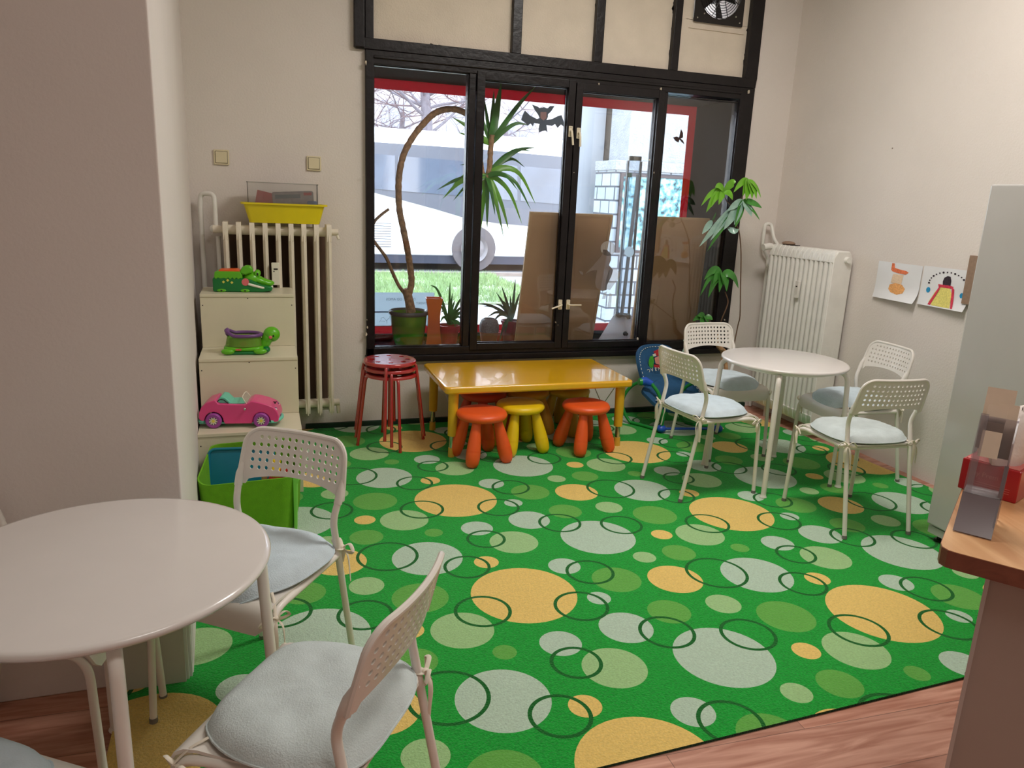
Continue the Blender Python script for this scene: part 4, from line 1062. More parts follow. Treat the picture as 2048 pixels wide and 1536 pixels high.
or_.build('ornament', 'dark', ca)
MB().box(-.19, .175, -.062, .062, .018, .026).build('underbody', 'mint', ca, smooth=False)

# lime toy box
tb = thing('toy_box', 'open lime green felt toy box in front of the step shelf', 'box', (-.425, -1.335, .009), math.radians(-7))
mb = MB(); N = 40
def ring_(hw, hd, z, r=.06): return [(x, y, z+ .012*math.sin(x*9)-(.055*max(0, -y)/hd if z > .2 else 0)) for x, y in rrect(-hw, hw, -hd, hd, r, 8)]
A_, B2, C_, D_ = ring_(.195, .195, 0), ring_(.212, .205, .30), ring_(.206, .199, .30), ring_(.19, .19, .012)
A_ = [(x, y, 0) for x, y, z in A_]; D_ = [(x, y, .008) for x, y, z in D_]
L = len(A_); mb.v = A_+B2+C_+D_
for a in range(3):
    for k in range(L): mb.f.append((a*L+k, a*L+(k+1) % L, (a+1)*L+(k+1) % L, (a+1)*L+k)); mb.m.append(0)
mb.f.append(tuple(range(L))[::-1]); mb.m.append(0); mb.f.append(tuple(3*L+k for k in range(L))); mb.m.append(0)
mb.build('box_wall', 'green_fabric', tb)
MB().prism([(.196, .0), (.196, .245), (.216, .262), (.224, .24), (.214, .22), (.208, .0)], -.19, -.155, 'y').build('corner_trim', 'lime_trim', tb, smooth=False, bevel=.003)
tl = thing('storage_tray', 'teal plastic tray lid leaning inside the lime toy box', 'tray', (-.50, -1.30, .02), math.radians(-5))
o = MB(); R2 = Matrix.Rotation(math.radians(-14), 4, 'X')
o.prism(rrect(-.13, .17, 0, .30, .03, 5), -.006, .006, 'y'); o.v = [tuple(R2 @ Vector(v)) for v in o.v]; o.build('panel', 'teal_box', tl, bevel=.004)
o = MB(); o.tube([R2 @ Vector((x, -.008, z)) for x, z in rrect(-.125, .165, .005, .295, .03, 5)], .007, 8, closed=True); o.build('lip', 'teal_box', tl)
td = thing('toy_duck', 'small yellow and red toy bird sitting in the lime toy box', 'toy', (-.318, -1.37, .16), math.radians(-20))
MB().ell((0, 0, .07), (.036, .033, .038)).build('body', 'toy_yellow', td)
h = MB().ell((-.006, 0, .118), (.024, .022, .023)).build('head', 'toy_yellow', td); MB().ell((-.03, -.006, .112), (.012, .01, .006)).build('beak', 'toy_red', h)
MB().ell((.034, 0, .072), (.02, .03, .035)).build('back_pack', 'toy_red', td)
MB().ell((0, 0, .03), (.042, .038, .03)).build('base', 'toy_red', td)
bb_ = MB().box(-.05, .05, -.03, .03, -.14, .012); bb_.build('block', 'toy_red', td, smooth=False, bevel=.006)
w_ = thing('wooden_block', 'small brown wooden toy block beside the toy bird', 'toy', (-.375, -1.35, .14), math.radians(15))
MB().box(-.012, .012, -.008, .008, 0, .09).build('block', 'pine', w_, smooth=False, bevel=.002)

# ================================================================ RADIATORS
def radiator_left():
    r = thing('radiator', 'tall cream cast radiator with wide gaps on the window wall, left', 'radiator', (-.55, -.20, 0))
    Z0, Z1 = .17, 1.31
    for k in range(9):
        x = .008+k*.0715
        s = MB()
        # one section: two thin columns with flared tops
        for y in (.0, .055, .11):
            s.tube([(x, y, Z0+.04), (x, y, Z0+.10), (x, y, Z1-.10), (x, y, Z1-.04)], [.014, .0155, .0155, .014], 10, flat=1.0)
        s.prism([(-.015, Z1-.10), (-.02, Z1-.02), (-.008, Z1), (.118, Z1), (.13, Z1-.02), (.125, Z1-.10), (.09, Z1-.06), (.02, Z1-.06)], x-.014, x+.014, 'x')
        s.prism([(-.012, Z0+.09), (-.02, Z0+.02), (-.012, Z0-.01), (.118, Z0-.01), (.13, Z0+.02), (.125, Z0+.09), (.09, Z0+.05), (.02, Z0+.05)], x-.014, x+.014, 'x')
        s.tube([(x, -.018, Z0-.02), (x, -.019, Z0+.1), (x, -.019, Z1-.1), (x, -.012, Z1-.03)], [.004, .005, .005, .003], 6)
        s.build('section', 'rad', r, bevel=.002)
    h = MB()
    for z in (Z0+.04, Z1-.045): MB().tube([(-.012, .055, z), (8*.0715+.028, .055, z)], .028, 14).build('header', 'rad', r)
    v = MB(); v.tube([(8*.0715+.02, .055, Z1-.045), (8*.0715+.066, .055, Z1-.045)], .02, 12); v.tube([(8*.0715+.055, .055, Z1-.045), (8*.0715+.068, .045, Z1-.085)], .008, 8)
    v.build('air_valve', 'rad', r); v = MB(); v.tube([(8*.0715+.02, .055, Z0+.04), (8*.0715+.06, .055, Z0+.04)], .022, 12); v.tube([(8*.0715+.05, .055, Z0+.05), (8*.0715+.055, .05, Z0-.03)], .012, 8); v.build('lower_valve', 'rad', r)
    MB().tube([(-.012, .055, Z1-.045), (-.06, .055, Z1-.045)], [.02, .024], 12).build('thermostat_valve', 'rad', r)
    c = MB().prism(rrect(.250, .293, .96, 1.088, .004, 3), -.045, -.022, 'y').build('heat_meter', 'ivory', r, bevel=.002)
    MB().box(.262, .284, -.0465, -.045, 1.048, 1.056).box(.26, .266, -.0465, -.045, 1.036, 1.042).build('display', 'dark', c, smooth=False)
    return r
radiator_left()
pp_ = thing('heating_pipe', 'pair of white heating pipes joined by a looped bend, left of the left radiator', 'pipe', (-.64, -.10, 0))
MB().tube(rpath([(-.035, .03, .009), (-.035, .03, 1.40), (-.03, .03, 1.46), (.042, .0, 1.46), (.045, -.02, 1.40), (.045, -.03, 1.28)], .04, 8), .0135, 12).build('supply_pipe', 'rad_w', pp_)
MB().tube([(.052, .03, .009), (.052, .03, 1.22)], .013, 12).build('return_pipe', 'rad_w', pp_)
MB().ell((.03, -.035, 1.266), (.02, .02, .02)).build('joint', 'rad_w', pp_)

def radiator_right():
    r = thing('radiator', 'wide white column radiator standing along the right wall', 'radiator', (3.12, -.20, 0))
    Z0, Z1, L_ = .09, 1.272, .655; n = 14; pitch = L_/n
    for k in range(n):
        y = -(k+.5)*pitch; s = MB()
        s.tube([(.022, y, Z0+.05), (.018, y, Z0+.09), (.018, y, Z1-.09), (.026, y, Z1-.035), (.05, y, Z1-.01)], [.017, .0195, .0195, .0185, .015], 12)
        s.tube([(.078, y, Z0+.05), (.078, y, Z1-.04)], .021, 10); s.tube([(.132, y, Z0+.05), (.132, y, Z1-.04)], .021, 10)
        s.prism([(.0, Z1-.08), (.012, Z1-.025), (.032, Z1-.004), (.12, Z1-.004), (.142, Z1-.025), (.152, Z1-.08)], y-.0225, y+.0225, 'y')
        s.prism([(.0, Z0+.08), (.012, Z0+.02), (.032, Z0), (.12, Z0), (.142, Z0+.02), (.152, Z0+.08)], y-.0225, y+.0225, 'y')
        s.build('section', 'rad_w', r, bevel=.004)
    MB().prism([(.002, Z0+.03), (.002, Z1-.05), (.03, Z1-.006), (.122, Z1-.006), (.15, Z1-.05), (.15, Z0+.03), (.12, Z0), (.03, Z0)], -L_-.006, -L_+.004, 'y').build('end_section', 'rad_w', r, bevel=.012)
    MB().tube([(.10, -L_-.002, Z1-.06), (.10, -L_-.03, Z1-.06)], [.022, .018], 14).build('end_plug', 'rad_w', r)
    MB().tube([(.02, 0.0, Z1-.02), (-.0, .0, Z1-.02), (-.055, .0, Z1-.03)], [.02, .024, .024], 14).build('thermostat_head', 'rad_w', r)
    c = MB().prism(rrect(-.385, -.352, .93, 1.045, .004, 3), -.022, -.004, 'x').build('heat_meter', 'white_plastic', r, bevel=.002)
    MB().box(-.0232, -.022, -.376, -.361, 1.005, 1.012).build('display', 'dark', c, smooth=False)
    for y in (-.08, -.55):
        MB().tube([(.08, y, 0.0), (.08, y, Z0+.02)], .012, 10).build('foot', 'rad_w', r)
    return r
radiator_right()
pr = thing('heating_pipe', 'white looped heating pipe in the corner above the right radiator', 'pipe', (3.14, -.09, 0))
MB().tube(rpath([(.10, .05, .009), (.10, .05, 1.15), (.02, .03, 1.24), (.02, .03, 1.405), (.075, .03, 1.405), (.075, -.02, 1.30), (.075, -.13, 1.22)], .03, 8), .0125, 12).build('pipe', 'rad_w', pr)
bt = thing('radiator_cloth', 'small brown cloth lying on top of the right radiator', 'cloth', (3.20, -.30, 1.268))
MB().ell((0, 0, .012), (.035, .06, .016)).build('fold', 'cork', bt); MB().box(-.03, .02, -.10, .02, .001, .006).build('strip', 'dark', bt, smooth=False)

# ================================================================ WALL THINGS
for (x, z, lab) in ((-.5515, 1.666, 'aged cream wall switch above the looped pipe'), (-.035, 1.659, 'aged cream wall switch nearer the window')):
    s = thing('wall_switch', lab, 'switch', (x, -.0001, z), 0, 'wall switches on the window wall')
    MB().prism(rrect(-.042, .042, -.042, .042, .005, 3), -.011, 0, 'y').build('cover_plate', 'switch', s, bevel=.003)
    MB().prism(rrect(-.0335, .0335, -.0335, .0335, .002, 2), -.0125, -.011, 'y').build('gap', 'switch_edge', s, smooth=False)
    MB().prism(rrect(-.0315, .0315, -.0315, .0315, .003, 3), -.016, -.0125, 'y').build('rocker_plate', 'switch', s, bevel=.002)

# tub on the left radiator
tu_ = thing('storage_tub', 'yellow plastic tub standing on the left radiator', 'tub', (-.216, -.145, 1.311))
mb = MB(); prof = []
rings_ = [rrect(-.195, .195, -.055, .055, .02, 4), rrect(-.222, .222, -.075, .075, .022, 4), rrect(-.24, .24, -.085, .085, .024, 4), rrect(-.24, .24, -.085, .085, .024, 4), rrect(-.216, .216, -.069, .069, .022, 4), rrect(-.19, .19, -.05, .05, .02, 4)]
zs = [0, .100, .102, .112, .112, .006]; L = len(rings_[0])
for rr_, z in zip(rings_, zs): mb.v += [(x, y, z) for x, y in rr_]
for a in range(5):
    for k in range(L): mb.f.append((a*L+k, a*L+(k+1) % L, (a+1)*L+(k+1) % L, (a+1)*L+k)); mb.m.append(0)
mb.f.append(tuple(range(L))[::-1]); mb.m.append(0); mb.f.append(tuple(5*L+k for k in range(L))); mb.m.append(0)
mb.build('tub', 'tub_yellow', tu_, angle=35)
cb_ = thing('clear_box', 'transparent plastic box standing in the yellow tub', 'box', (-.222, -.145, 1.33))
MB().prism(rrect(-.195, .195, -.05, .05, .012, 4), .0, .205, 'z').build('box_shell', 'clear_box', cb_, angle=50)
MB().tube([(x, y, .205) for x, y in rrect(-.196, .196, -.051, .051, .012, 4)], .003, 6, closed=True).build('rim', 'clear_box', cb_)
ti = thing('pencil_tin', 'grey printed pencil tin lying inside the clear box', 'tin', (-.165, -.145, 1.442), 0); ti.rotation_euler = (0, math.radians(-4), 0)
MB().prism(rrect(-.115, .115, -.024, .05, .012, 4), -.035, .035, 'y').build('tin_body', 'tin', ti, bevel=.004)
MB().box(.06, .105, -.0362, -.035, .026, .042).build('red_print', 'red_card', ti, smooth=False); MB().box(-.10, .04, -.0362, -.035, .012, .034).build('grey_print', 'ink', ti, smooth=False)
rcd = thing('picture_card', 'red card sticking up in the clear box left of the tin', 'card', (-.33, -.15, 1.40)); rcd.rotation_euler = (0, math.radians(12), 0)
MB().box(-.05, .05, -.003, .003, 0, .085).build('card', 'red_card', rcd, smooth=False)
bli = thing('blue_lid', 'small blue plastic lid at the right end of the clear box', 'lid', (-.06, -.17, 1.412))
MB().prism(rrect(-.028, .028, 0, .03, .008, 4), -.012, .012, 'y').build('lid', 'blue_item', bli, bevel=.002)

# drawings
def curled_sheet(name, label, yc, zt, w, h, curl):
    p = thing(name, label, 'drawing', (XR-.004, yc, zt), 0, 'children\'s drawings on the right wall')
    mb = MB(); n = 10
    def P(u, v): # u along -y (to camera), v down
        bend = curl*(max(0, v-.6)/.4)**2*(.3+.7*u)
        return Vector((-bend-.0015, -(u-.5)*w, -v*h))
    for j in range(n+1):
        for i in range(n+1): mb.v.append(tuple(P(i/n, j/n)))
    for j in range(n):
        for i in range(n): a = j*(n+1)+i; mb.f.append((a, a+1, a+n+2, a+n+1)); mb.m.append(0)
    mb.build('paper_sheet', 'paper', p, solid=.0006)
    return p, P
def blob(P, pts, m, name, parent, e=.0016):
    mb = MB(); vs = []
    for (u, v) in pts: q = P(u, v); vs.append((q.x-e, q.y, q.z))
    mb.poly(vs); mb.build(name, m, parent, smooth=False, solid=.0004)
M['cr_orange'] = mat('orange_crayon', (232, 124, 82), .9, var=.2, scale=120); M['cr_peach'] = mat('peach_crayon', (234, 206, 176), .9, var=.1, scale=120)
M['cr_amber'] = mat('amber_crayon', (232, 168, 104), .9, var=.2, scale=120); M['cr_black'] = mat('dark_crayon', (56, 44, 54), .9, var=.2, scale=120)
M['cr_red'] = mat('red_crayon', (214, 60, 84), .9, var=.2, scale=120); M['cr_yellow'] = mat('yellow_crayon', (226, 214, 120), .9, var=.15, scale=120); M['cr_blue'] = mat('blue_crayon', (40, 146, 196), .9, var=.1, scale=120)
p1, P1 = curled_sheet('child_drawing', 'drawing of an orange figure on white paper, nearer the radiator', -1.225, 1.228, .335, .222, .035)
blob(P1, [(.32, .02), (.38, .02), (.40, .14), (.55, .17), (.66, .18), (.72, .22), (.66, .28), (.5, .27), (.36, .24), (.32, .2)], 'cr_orange', 'orange_top', p1)
blob(P1, [(.38, .30), (.62, .30), (.60, .56), (.36, .54)], 'cr_peach', 'peach_middle', p1)
blob(P1, [(.34, .60), (.46, .54), (.62, .56), (.70, .66), (.68, .78), (.56, .84), (.4, .80), (.33, .72)], 'cr_amber', 'amber_base', p1)
p2, P2 = curled_sheet('child_drawing', 'drawing of a yellow dressed figure with red outline and blue dots', -1.565, 1.232, .325, .222, .03)
blob(P2, [(.42, .46), (.6, .46), (.66, .62), (.72, .97), (.34, .97), (.24, .9), (.32, .62)], 'cr_yellow', 'dress', p2)
blob(P2, [(.46, .24), (.52, .19), (.58, .2), (.61, .3), (.61, .42), (.45, .42), (.44, .34)], 'cr_black', 'head', p2)
blob(P2, [(.36, .42), (.62, .42), (.68, .44), (.64, .49), (.42, .49), (.30, .97), (.24, .96), (.38, .5)], 'cr_red', 'outline', p2, .0024)
blob(P2, [(.64, .44), (.70, .5), (.71, .6), (.78, .97), (.74, .97), (.66, .62)], 'cr_red', 'outline', p2, .0024)
for (u, v, r) in ((.17, .60, .055), (.86, .62, .05)):
    blob(P2, [(u+r*.8*math.cos(a), v+r*1.3*math.sin(a)) for a in [2*PI*k/12 for k in range(12)]], 'cr_blue', 'blue_dot', p2)
for k in range(16):
    a = PI-PI*k/15; u, v = .54+.38*math.cos(a), .42-.32*math.sin(a); r = .02 if k % 3 else .028
    blob(P2, [(u+r*.8*math.cos(b), v+r*.9*math.sin(b)) for b in [2*PI*q/8 for q in range(8)]], 'cr_black', 'dark_dot', p2)
ck = thing('pin_board', 'brown cork pin board on the right wall, half hidden behind the fridge', 'board', (XR-.0005, -1.98, 1.055))
MB().box(-.022, 0, -.28, .28, 0, .26).build('board', 'cork', ck, smooth=False)
MB().lathe([(0, .004), (.004, .003), (.004, 0)], (0, 0, 0), 8).build('nail', 'stem', tag(thing('wall_nail', 'tiny nail in the right wall above the drawings', 'nail', (XR-.001, -1.016, 1.898))), smooth=False)

# ================================================================ FRIDGE, COUNTER
fr = thing('fridge', 'tall pale grey white fridge at the right edge of the photo', 'fridge', (2.62, -2.30, .009))
FH = 1.645
MB().box(.055, .64, -.60, 0, .055, FH-.004).build('cabinet', 'fridge', fr, smooth=False, bevel=.006)
MB().box(0, .05, -.602, .002, .082, FH).build('door', 'fridge', fr, smooth=False, bevel=.008)
MB().box(.012, .055, -.596, -.004, .038, .074).build('kick_plate', 'fridge', fr, smooth=False)
for y in (-.04, -.56):
    MB().lathe([(0, 0), (.02, 0), (.02, .012), (.010, .014), (.010, .05), (0, .05)], (.05, y, 0), 16).build('foot', 'dark', fr)
    MB().lathe([(0, 0), (.02, 0), (.02, .012), (.010, .014), (.010, .05), (0, .05)], (.58, y, 0), 16).build('foot', 'dark', fr)
CH = .92
c0 = at(1877, 1096, Z=CH); ang = math.radians(36)
ct = thing('reception_counter', 'taupe counter cabinet at the right edge with beech worktop', 'counter', (c0.x, c0.y, 0), ang)
# local x = along the counter (away), local -y = end edge towards the camera's right
MB().prism([(.03, 0), (.012, -.004), (.002, -.015), (0, -.03), (0, -.62), (1.15, -.62), (1.15, 0)], CH-.034, CH-.001, 'z').build('worktop_edge', 'counter_edge', ct, smooth=False)
MB().prism([(.031, -.001), (.013, -.005), (.003, -.016), (.001, -.031), (.001, -.62), (1.15, -.62), (1.15, -.001)], CH-.001, CH, 'z').build('worktop', 'counter', ct, smooth=False)
MB().box(.03, .048, -.60, -.087, 0, CH-.036).build('end_panel', 'panel_brown', ct, smooth=False)
MB().box(.024, .052, -.087, -.080, 0, CH-.036).build('edge_trim', 'alu', ct, smooth=False)
MB().box(.052, 1.12, -.60, -.11, .0, CH-.036).build('cabinet', 'panel_brown', ct, smooth=False)

# tissue box (in front frame of the counter)
def cl(x, y, z=0): v = Matrix.Rotation(ang, 3, 'Z') @ Vector((x, y, 0)); return (c0.x+v.x, c0.y+v.y, CH+z)
tp = at(1914, 975, Z=CH); tq = at(2004, 1001, Z=CH)
d_ = (tq-tp); ta = math.atan2(d_.y, d_.x); TL = d_.length
tx = thing('tissue_box', 'red printed tissue carton on the counter with a tissue pulled up', 'tissue box', (tp.x, tp.y, CH), ta)
MB().box(0, .115, 0, .225, 0, .072).build('carton', 'tissue_red', tx, smooth=False, bevel=.003)
MB().box(.006, .109, .006, .219, .0723, .0732).build('top_film', 'tissue_pink', tx, smooth=False)
text_mesh('by Prem', .015, 'lettering', 'tissue_pink', tx, Matrix.Translation((.050, -.0006, .045)) @ Matrix.Rotation(PI/2, 4, 'X'), .0003)
ln = MB()
for k in range(3): ln.box(.03, .100, -.0008, 0, .026-.005*k, .0268-.005*k)
ln.build('printed_lines', 'tissue_pink', tx, smooth=False)
tm = MB(); n = 26
for i, (rr, z) in enumerate([(.070, .073), (.074, .095), (.070, .13), (.054, .162), (.032, .178), (0.002, .183)]):
    for k in range(n):
        a = 2*PI*k/n; q = rr*(1+.16*math.sin(3*a+i*.5)+.08*math.sin(7*a+1+i*.2)); tm.v.append((.066+q*.66*math.cos(a), .100+q*1.25*math.sin(a), z+.008*math.sin(2*a+i)*(i > 0)))
for i in range(5):
    for k in range(n): tm.f.append((i*n+k, i*n+(k+1) % n, (i+1)*n+(k+1) % n, (i+1)*n+k)); tm.m.append(0)
tm.build('tissue', 'tissue', tx, angle=80)
# brochure holder
hp = at(1905, 1062, Z=CH); hq = at(1982, 1082, Z=CH); hd_ = hq-hp; ha = math.atan2(hd_.y, hd_.x); HW = hd_.length
bh = thing('brochure_holder', 'smoked acrylic brochure stand on the counter corner', 'holder', (hp.x, hp.y, CH), ha)
def slab(pts, w0, w1, t, m, name, parent):
    """strip of sheet following a side profile (y,z), from x=w0 to w1"""
    mb = MB(); n = len(pts)
    for (y, z) in pts: mb.v += [(w0, y, z), (w1, y, z)]
    for i in range(n-1): mb.f.append((2*i, 2*i+1, 2*i+3, 2*i+2)); mb.m.append(0)
    return mb.build(name, m, parent, solid=t, angle=30)
slab([(0, .002), (.035, .04), (.052, .066)], 0, HW, .003, 'smoke', 'front_foot', bh)
sidem = MB(); sidem.prism([(0, .002), (.052, .066), (.095, .17), (.13, .215), (.12, .14), (.13, .002), (.10, .05), (.06, .055)], HW-.003, HW, 'x'); sidem.build('side_wall', 'frost', bh, smooth=False)
slab([(.052, .066), (.10, .18), (.115, .215)], 0, HW*.22, .003, 'frost', 'back_wing', bh)
slab([(.10, .002), (.125, .21)], 0, HW, .003, 'frost', 'back_wall', bh)
slab([(.052, .066), (.06, .060), (.108, .065)], 0, HW, .003, 'frost', 'pocket_floor', bh)
slab([(.052, .07), (.072, .13)], HW-.006, HW+.001, .003, 'smoke', 'front_rib', bh)
for i, (x0, x1, dy, z0_, z1_) in enumerate(((.0, .050, .130, .14, .262), (.024, .060, .118, .13, .235), (.008, .042, .106, .13, .232))):
    l = thing('leaflet', ['tall cream leaflet at the back of the brochure stand', 'cream leaflet standing right in the brochure stand', 'folded beige leaflet in front in the brochure stand'][i], 'leaflet', (hp.x, hp.y, CH), ha, 'leaflets in the brochure stand')
    slab([(dy, z0_), (dy+.03, z1_)], x0, x1, .002, 'leaflet', 'sheet', l)

# ================================================================ BOARD STACK BY THE COLUMN
bs = thing('board_stack', 'stack of grey white boards leaning on the column under the near table', 'boards', (-.71, -2.545, .009))
for i in range(3):
    mb = MB(); mb.box(-.10+.0, .092+.008*i, -.008-.012*(2-i)-.004, -.008-.012*(2-i)+.004, .0, .46-.02*i)
    o = mb.build('board', 'board_grey' if i == 0 else 'white_edge', bs, smooth=False)
bk = MB().box(-.10, .085, -.012, -.006, .0, .44).build('dark_sheet', 'dark', bs, smooth=False)

# ================================================================ DISPLAY WINDOW CONTENTS
SZ = .451   # display ledge
def strap_leaf(mb, base, d, L, w, droop, n=9, rise=None, m=0):
    """long pointed leaf starting along d and drooping"""
    d = Vector(d).normalized(); p = Vector(base); pts = [p.copy()]; dd = d.copy()
    for i in range(n):
        dd = (dd+Vector((0, 0, -droop*(i+1)/n))).normalized(); p = p+dd*L/n; pts.append(p.copy())
    mb.leaf(pts, w, m, fold=.25, prof=lambda q: (min(1, q*5+.35))*(1-q**2.2)**.9+.02)
def pot(name_root, prof_out, m, rim=None, rimm=None, soil_z=None, soil_r=None):
    o = MB().lathe(prof_out, seg=40).build('pot', m, name_root, angle=40)
    if rim: MB().lathe(rim, seg=40).build('pot_rim', rimm, name_root, angle=60)
    if soil_z: MB().lathe([(0, soil_z), (soil_r, soil_z-.004)], seg=24).build('soil', 'soil', name_root)

# yucca
yx, yy = .605, .32
yu = thing('yucca_plant', 'tall yucca with arching bare trunk in a glazed green pot', 'plant', (yx, yy, SZ))
pot(yu, [(0, 0), (.085, 0), (.092, .006), (.112, .10), (.124, .20), (.128, .255), (.118, .255), (.112, .22), (0, .22)], 'pot_green', [(.124, .238), (.138, .245), (.140, .262), (.132, .270), (.122, .262), (.118, .24)], 'pot_rim', .238, .118)
def L(px, py, Y): p = at(px, py, Y=Y); return p-Vector((yx, yy, SZ))
tr = MB()
st = cr([L(822, 625, yy), L(819, 605, yy), L(814, 585, yy), L(812, 577, yy)], 4); tr.tube(st, [.034, .034, .033, .032, .031, .030, .030, .030, .031, .032, .032, .030, .027], 14)
main = cr([L(818, 588, yy), L(823, 565, yy), L(821, 540, yy), L(815, 500, yy), L(806, 455, yy), L(799, 420, yy), L(797, 380, yy), L(799, 345, yy), L(807, 310, yy), L(822, 280, yy), L(842, 253, yy), L(866, 229, yy), L(890, 219, yy), L(920, 221, yy), L(945, 240, yy), L(955, 280, yy), L(960, 320, yy-.03), L(966, 352, yy-.05), L(974, 356, yy-.06), L(979, 335, yy-.06), L(981, 300, yy-.06), L(984, 270, yy-.06)], 5)
nm = len(main); rr = []
for i in range(nm):
    q = i/nm; rr.append(.0225-.004*q+.0012*math.sin(i*2.1)+(.0008*((i % 2)*2-1)))
tr.tube(main, rr, 12)
s2 = cr([L(812, 590, yy), L(798, 572, yy), L(785, 545, yy), L(772, 515, yy), L(752, 488, yy), L(742, 470, yy-.02), L(748, 445, yy-.04), L(762, 430, yy-.05), L(778, 418, yy-.06)], 5)
tr.tube(s2, [.013-.004*(i/len(s2)) for i in range(len(s2))], 10)
rt = random.Random(21)
for i in range(6, nm-24, 3):
    p = main[i]; a = rt.uniform(0, 2*PI); o = Vector((math.cos(a), math.sin(a), .5)).normalized()
    tr.tube([p+o*.012, p+o*rt.uniform(.022, .032)], [.003, .0008], 5)
tr.build('trunk', 'trunk', yu, angle=60)
lv = [MB(), MB(), MB()]
cA = L(973, 352, yy-.07); cB = L(981, 290, yy-.06)
def px_leaf(mb, c, px, py, Y, w, sag):
    e = L(px, py, Y); mid = (c+e)/2; dist = (e-c).length
    pts = cr([c, c+(e-c)*.3+Vector((0, 0, sag*dist*.8)), c+(e-c)*.65+Vector((0, 0, sag*dist)), e], 4)
    mb.leaf(pts, w, 0, fold=.28, up=(0.2, -.9, .3), prof=lambda q: 1.35*(min(1, q*4+.45))*(1-q**2.5)**.9+.02)
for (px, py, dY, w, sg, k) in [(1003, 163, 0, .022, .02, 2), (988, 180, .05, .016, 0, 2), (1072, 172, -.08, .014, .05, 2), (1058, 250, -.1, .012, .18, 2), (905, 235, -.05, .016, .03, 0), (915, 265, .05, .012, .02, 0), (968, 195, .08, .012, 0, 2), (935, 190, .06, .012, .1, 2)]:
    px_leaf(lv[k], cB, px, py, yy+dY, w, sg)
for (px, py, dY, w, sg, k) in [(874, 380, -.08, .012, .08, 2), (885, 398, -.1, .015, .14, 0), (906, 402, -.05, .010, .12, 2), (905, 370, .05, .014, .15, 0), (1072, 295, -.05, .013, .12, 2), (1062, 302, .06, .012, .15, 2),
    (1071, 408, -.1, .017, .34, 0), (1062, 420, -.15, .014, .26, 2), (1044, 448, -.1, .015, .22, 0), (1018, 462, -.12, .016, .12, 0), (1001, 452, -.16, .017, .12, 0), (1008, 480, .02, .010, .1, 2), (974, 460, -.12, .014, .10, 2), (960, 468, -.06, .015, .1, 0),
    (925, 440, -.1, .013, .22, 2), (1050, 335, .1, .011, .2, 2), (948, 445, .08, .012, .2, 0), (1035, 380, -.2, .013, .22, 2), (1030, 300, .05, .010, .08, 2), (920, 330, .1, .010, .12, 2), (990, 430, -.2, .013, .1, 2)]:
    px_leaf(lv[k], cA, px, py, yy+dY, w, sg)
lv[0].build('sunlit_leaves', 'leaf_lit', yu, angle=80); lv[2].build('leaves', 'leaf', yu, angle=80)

# orange vase
vx, vy = .772, .27
va = thing('tall_vase', 'tall square waisted orange ceramic vase right of the green pot', 'vase', (vx, vy, SZ), math.radians(-8))
mb = MB(); zs = [0, .04, .10, .18, .24, .30, .34, .365]; hw = [.060, .055, .047, .042, .042, .047, .054, .058]
for z, h in zip(zs, hw): mb.v += [(-h, -h, z), (h, -h, z), (h, h, z), (-h, h, z)]
for z, h in ((.365, .050), (.30, .038), (.10, .036)): mb.v += [(-h, -h, z), (h, -h, z), (h, h, z), (-h, h, z)]
for a in range(10):
    for k in range(4): mb.f.append((a*4+k, a*4+(k+1) % 4, (a+1)*4+(k+1) % 4, (a+1)*4+k)); mb.m.append(0)
mb.f.append((3, 2, 1, 0)); mb.m.append(0); mb.f.append((40, 41, 42, 43)); mb.m.append(0)
mb.build('vase_body', 'vase', va, angle=50, bevel=.002)

# spider plant in red pot
def potted(name, label, px, Y, pm, r0, r1, h, leaves, m, wl, group=None):
    p = at(px, 660, Y=Y); root = thing(name, label, 'plant', (p.x, Y, SZ), 0, group)
    pot(root, [(0, 0), (r0, 0), (r1, h), (r1+.006, h), (r1+.006, h+.016), (r1-.004, h+.016), (r1-.01, h-.01), (0, h-.01)], pm, soil_z=h-.004, soil_r=r1-.01)
    mb = MB(); o = Vector((p.x, Y, SZ)); c = Vector((0, 0, h+.02))
    for (lx, ly, dY, sg) in leaves:
        e = at(lx, ly, Y=Y+dY)-o; dist = (e-c).length
        pts = cr([c, c+(e-c)*.3+Vector((0, 0, sg*dist*.8)), c+(e-c)*.65+Vector((0, 0, sg*dist)), e], 4)
        mb.leaf(pts, wl, 0, fold=.28, up=(0.2, -.9, .3), prof=lambda q: (min(1, q*4+.5))*(1-q**2.5)**.9+.02)
    mb.build('leaves', m, root, angle=80)
    return root
potted('potted_dracaena', 'small spiky green plant in a red plastic pot beside the orange vase', 897, .34, 'pot_red', .055, .078, .145,
    [(860, 570, 0, .22), (900, 563, 0, .02), (910, 600, .05, .1), (928, 590, .03, .1), (930, 612, -.05, .15), (927, 642, -.08, .3), (925, 655, .02, .3), (882, 625, -.04, .35), (880, 645, -.08, .35), (890, 640, -.1, .3), (912, 655, -.1, .3), (940, 625, .05, .2), (935, 672, -.05, .3), (875, 612, .05, .25), (905, 585, .06, .03)], 'leaf', .012)
jr = at(978, 660, Y=.30)
ja = thing('clay_jar', 'terracotta jar with grey speckled upper half on the display ledge', 'jar', (jr.x, .30, SZ))
MB().lathe([(0, 0), (.045, 0), (.05, .01), (.064, .09), (.069, .115)], seg=36).build('jar_base', 'terra', ja)
MB().lathe([(.069, .115), (.072, .135), (.070, .17), (.058, .20), (.04, .212), (.036, .208), (.03, .19), (0, .19)], seg=36).build('jar_shoulder', 'stone', ja, angle=60)
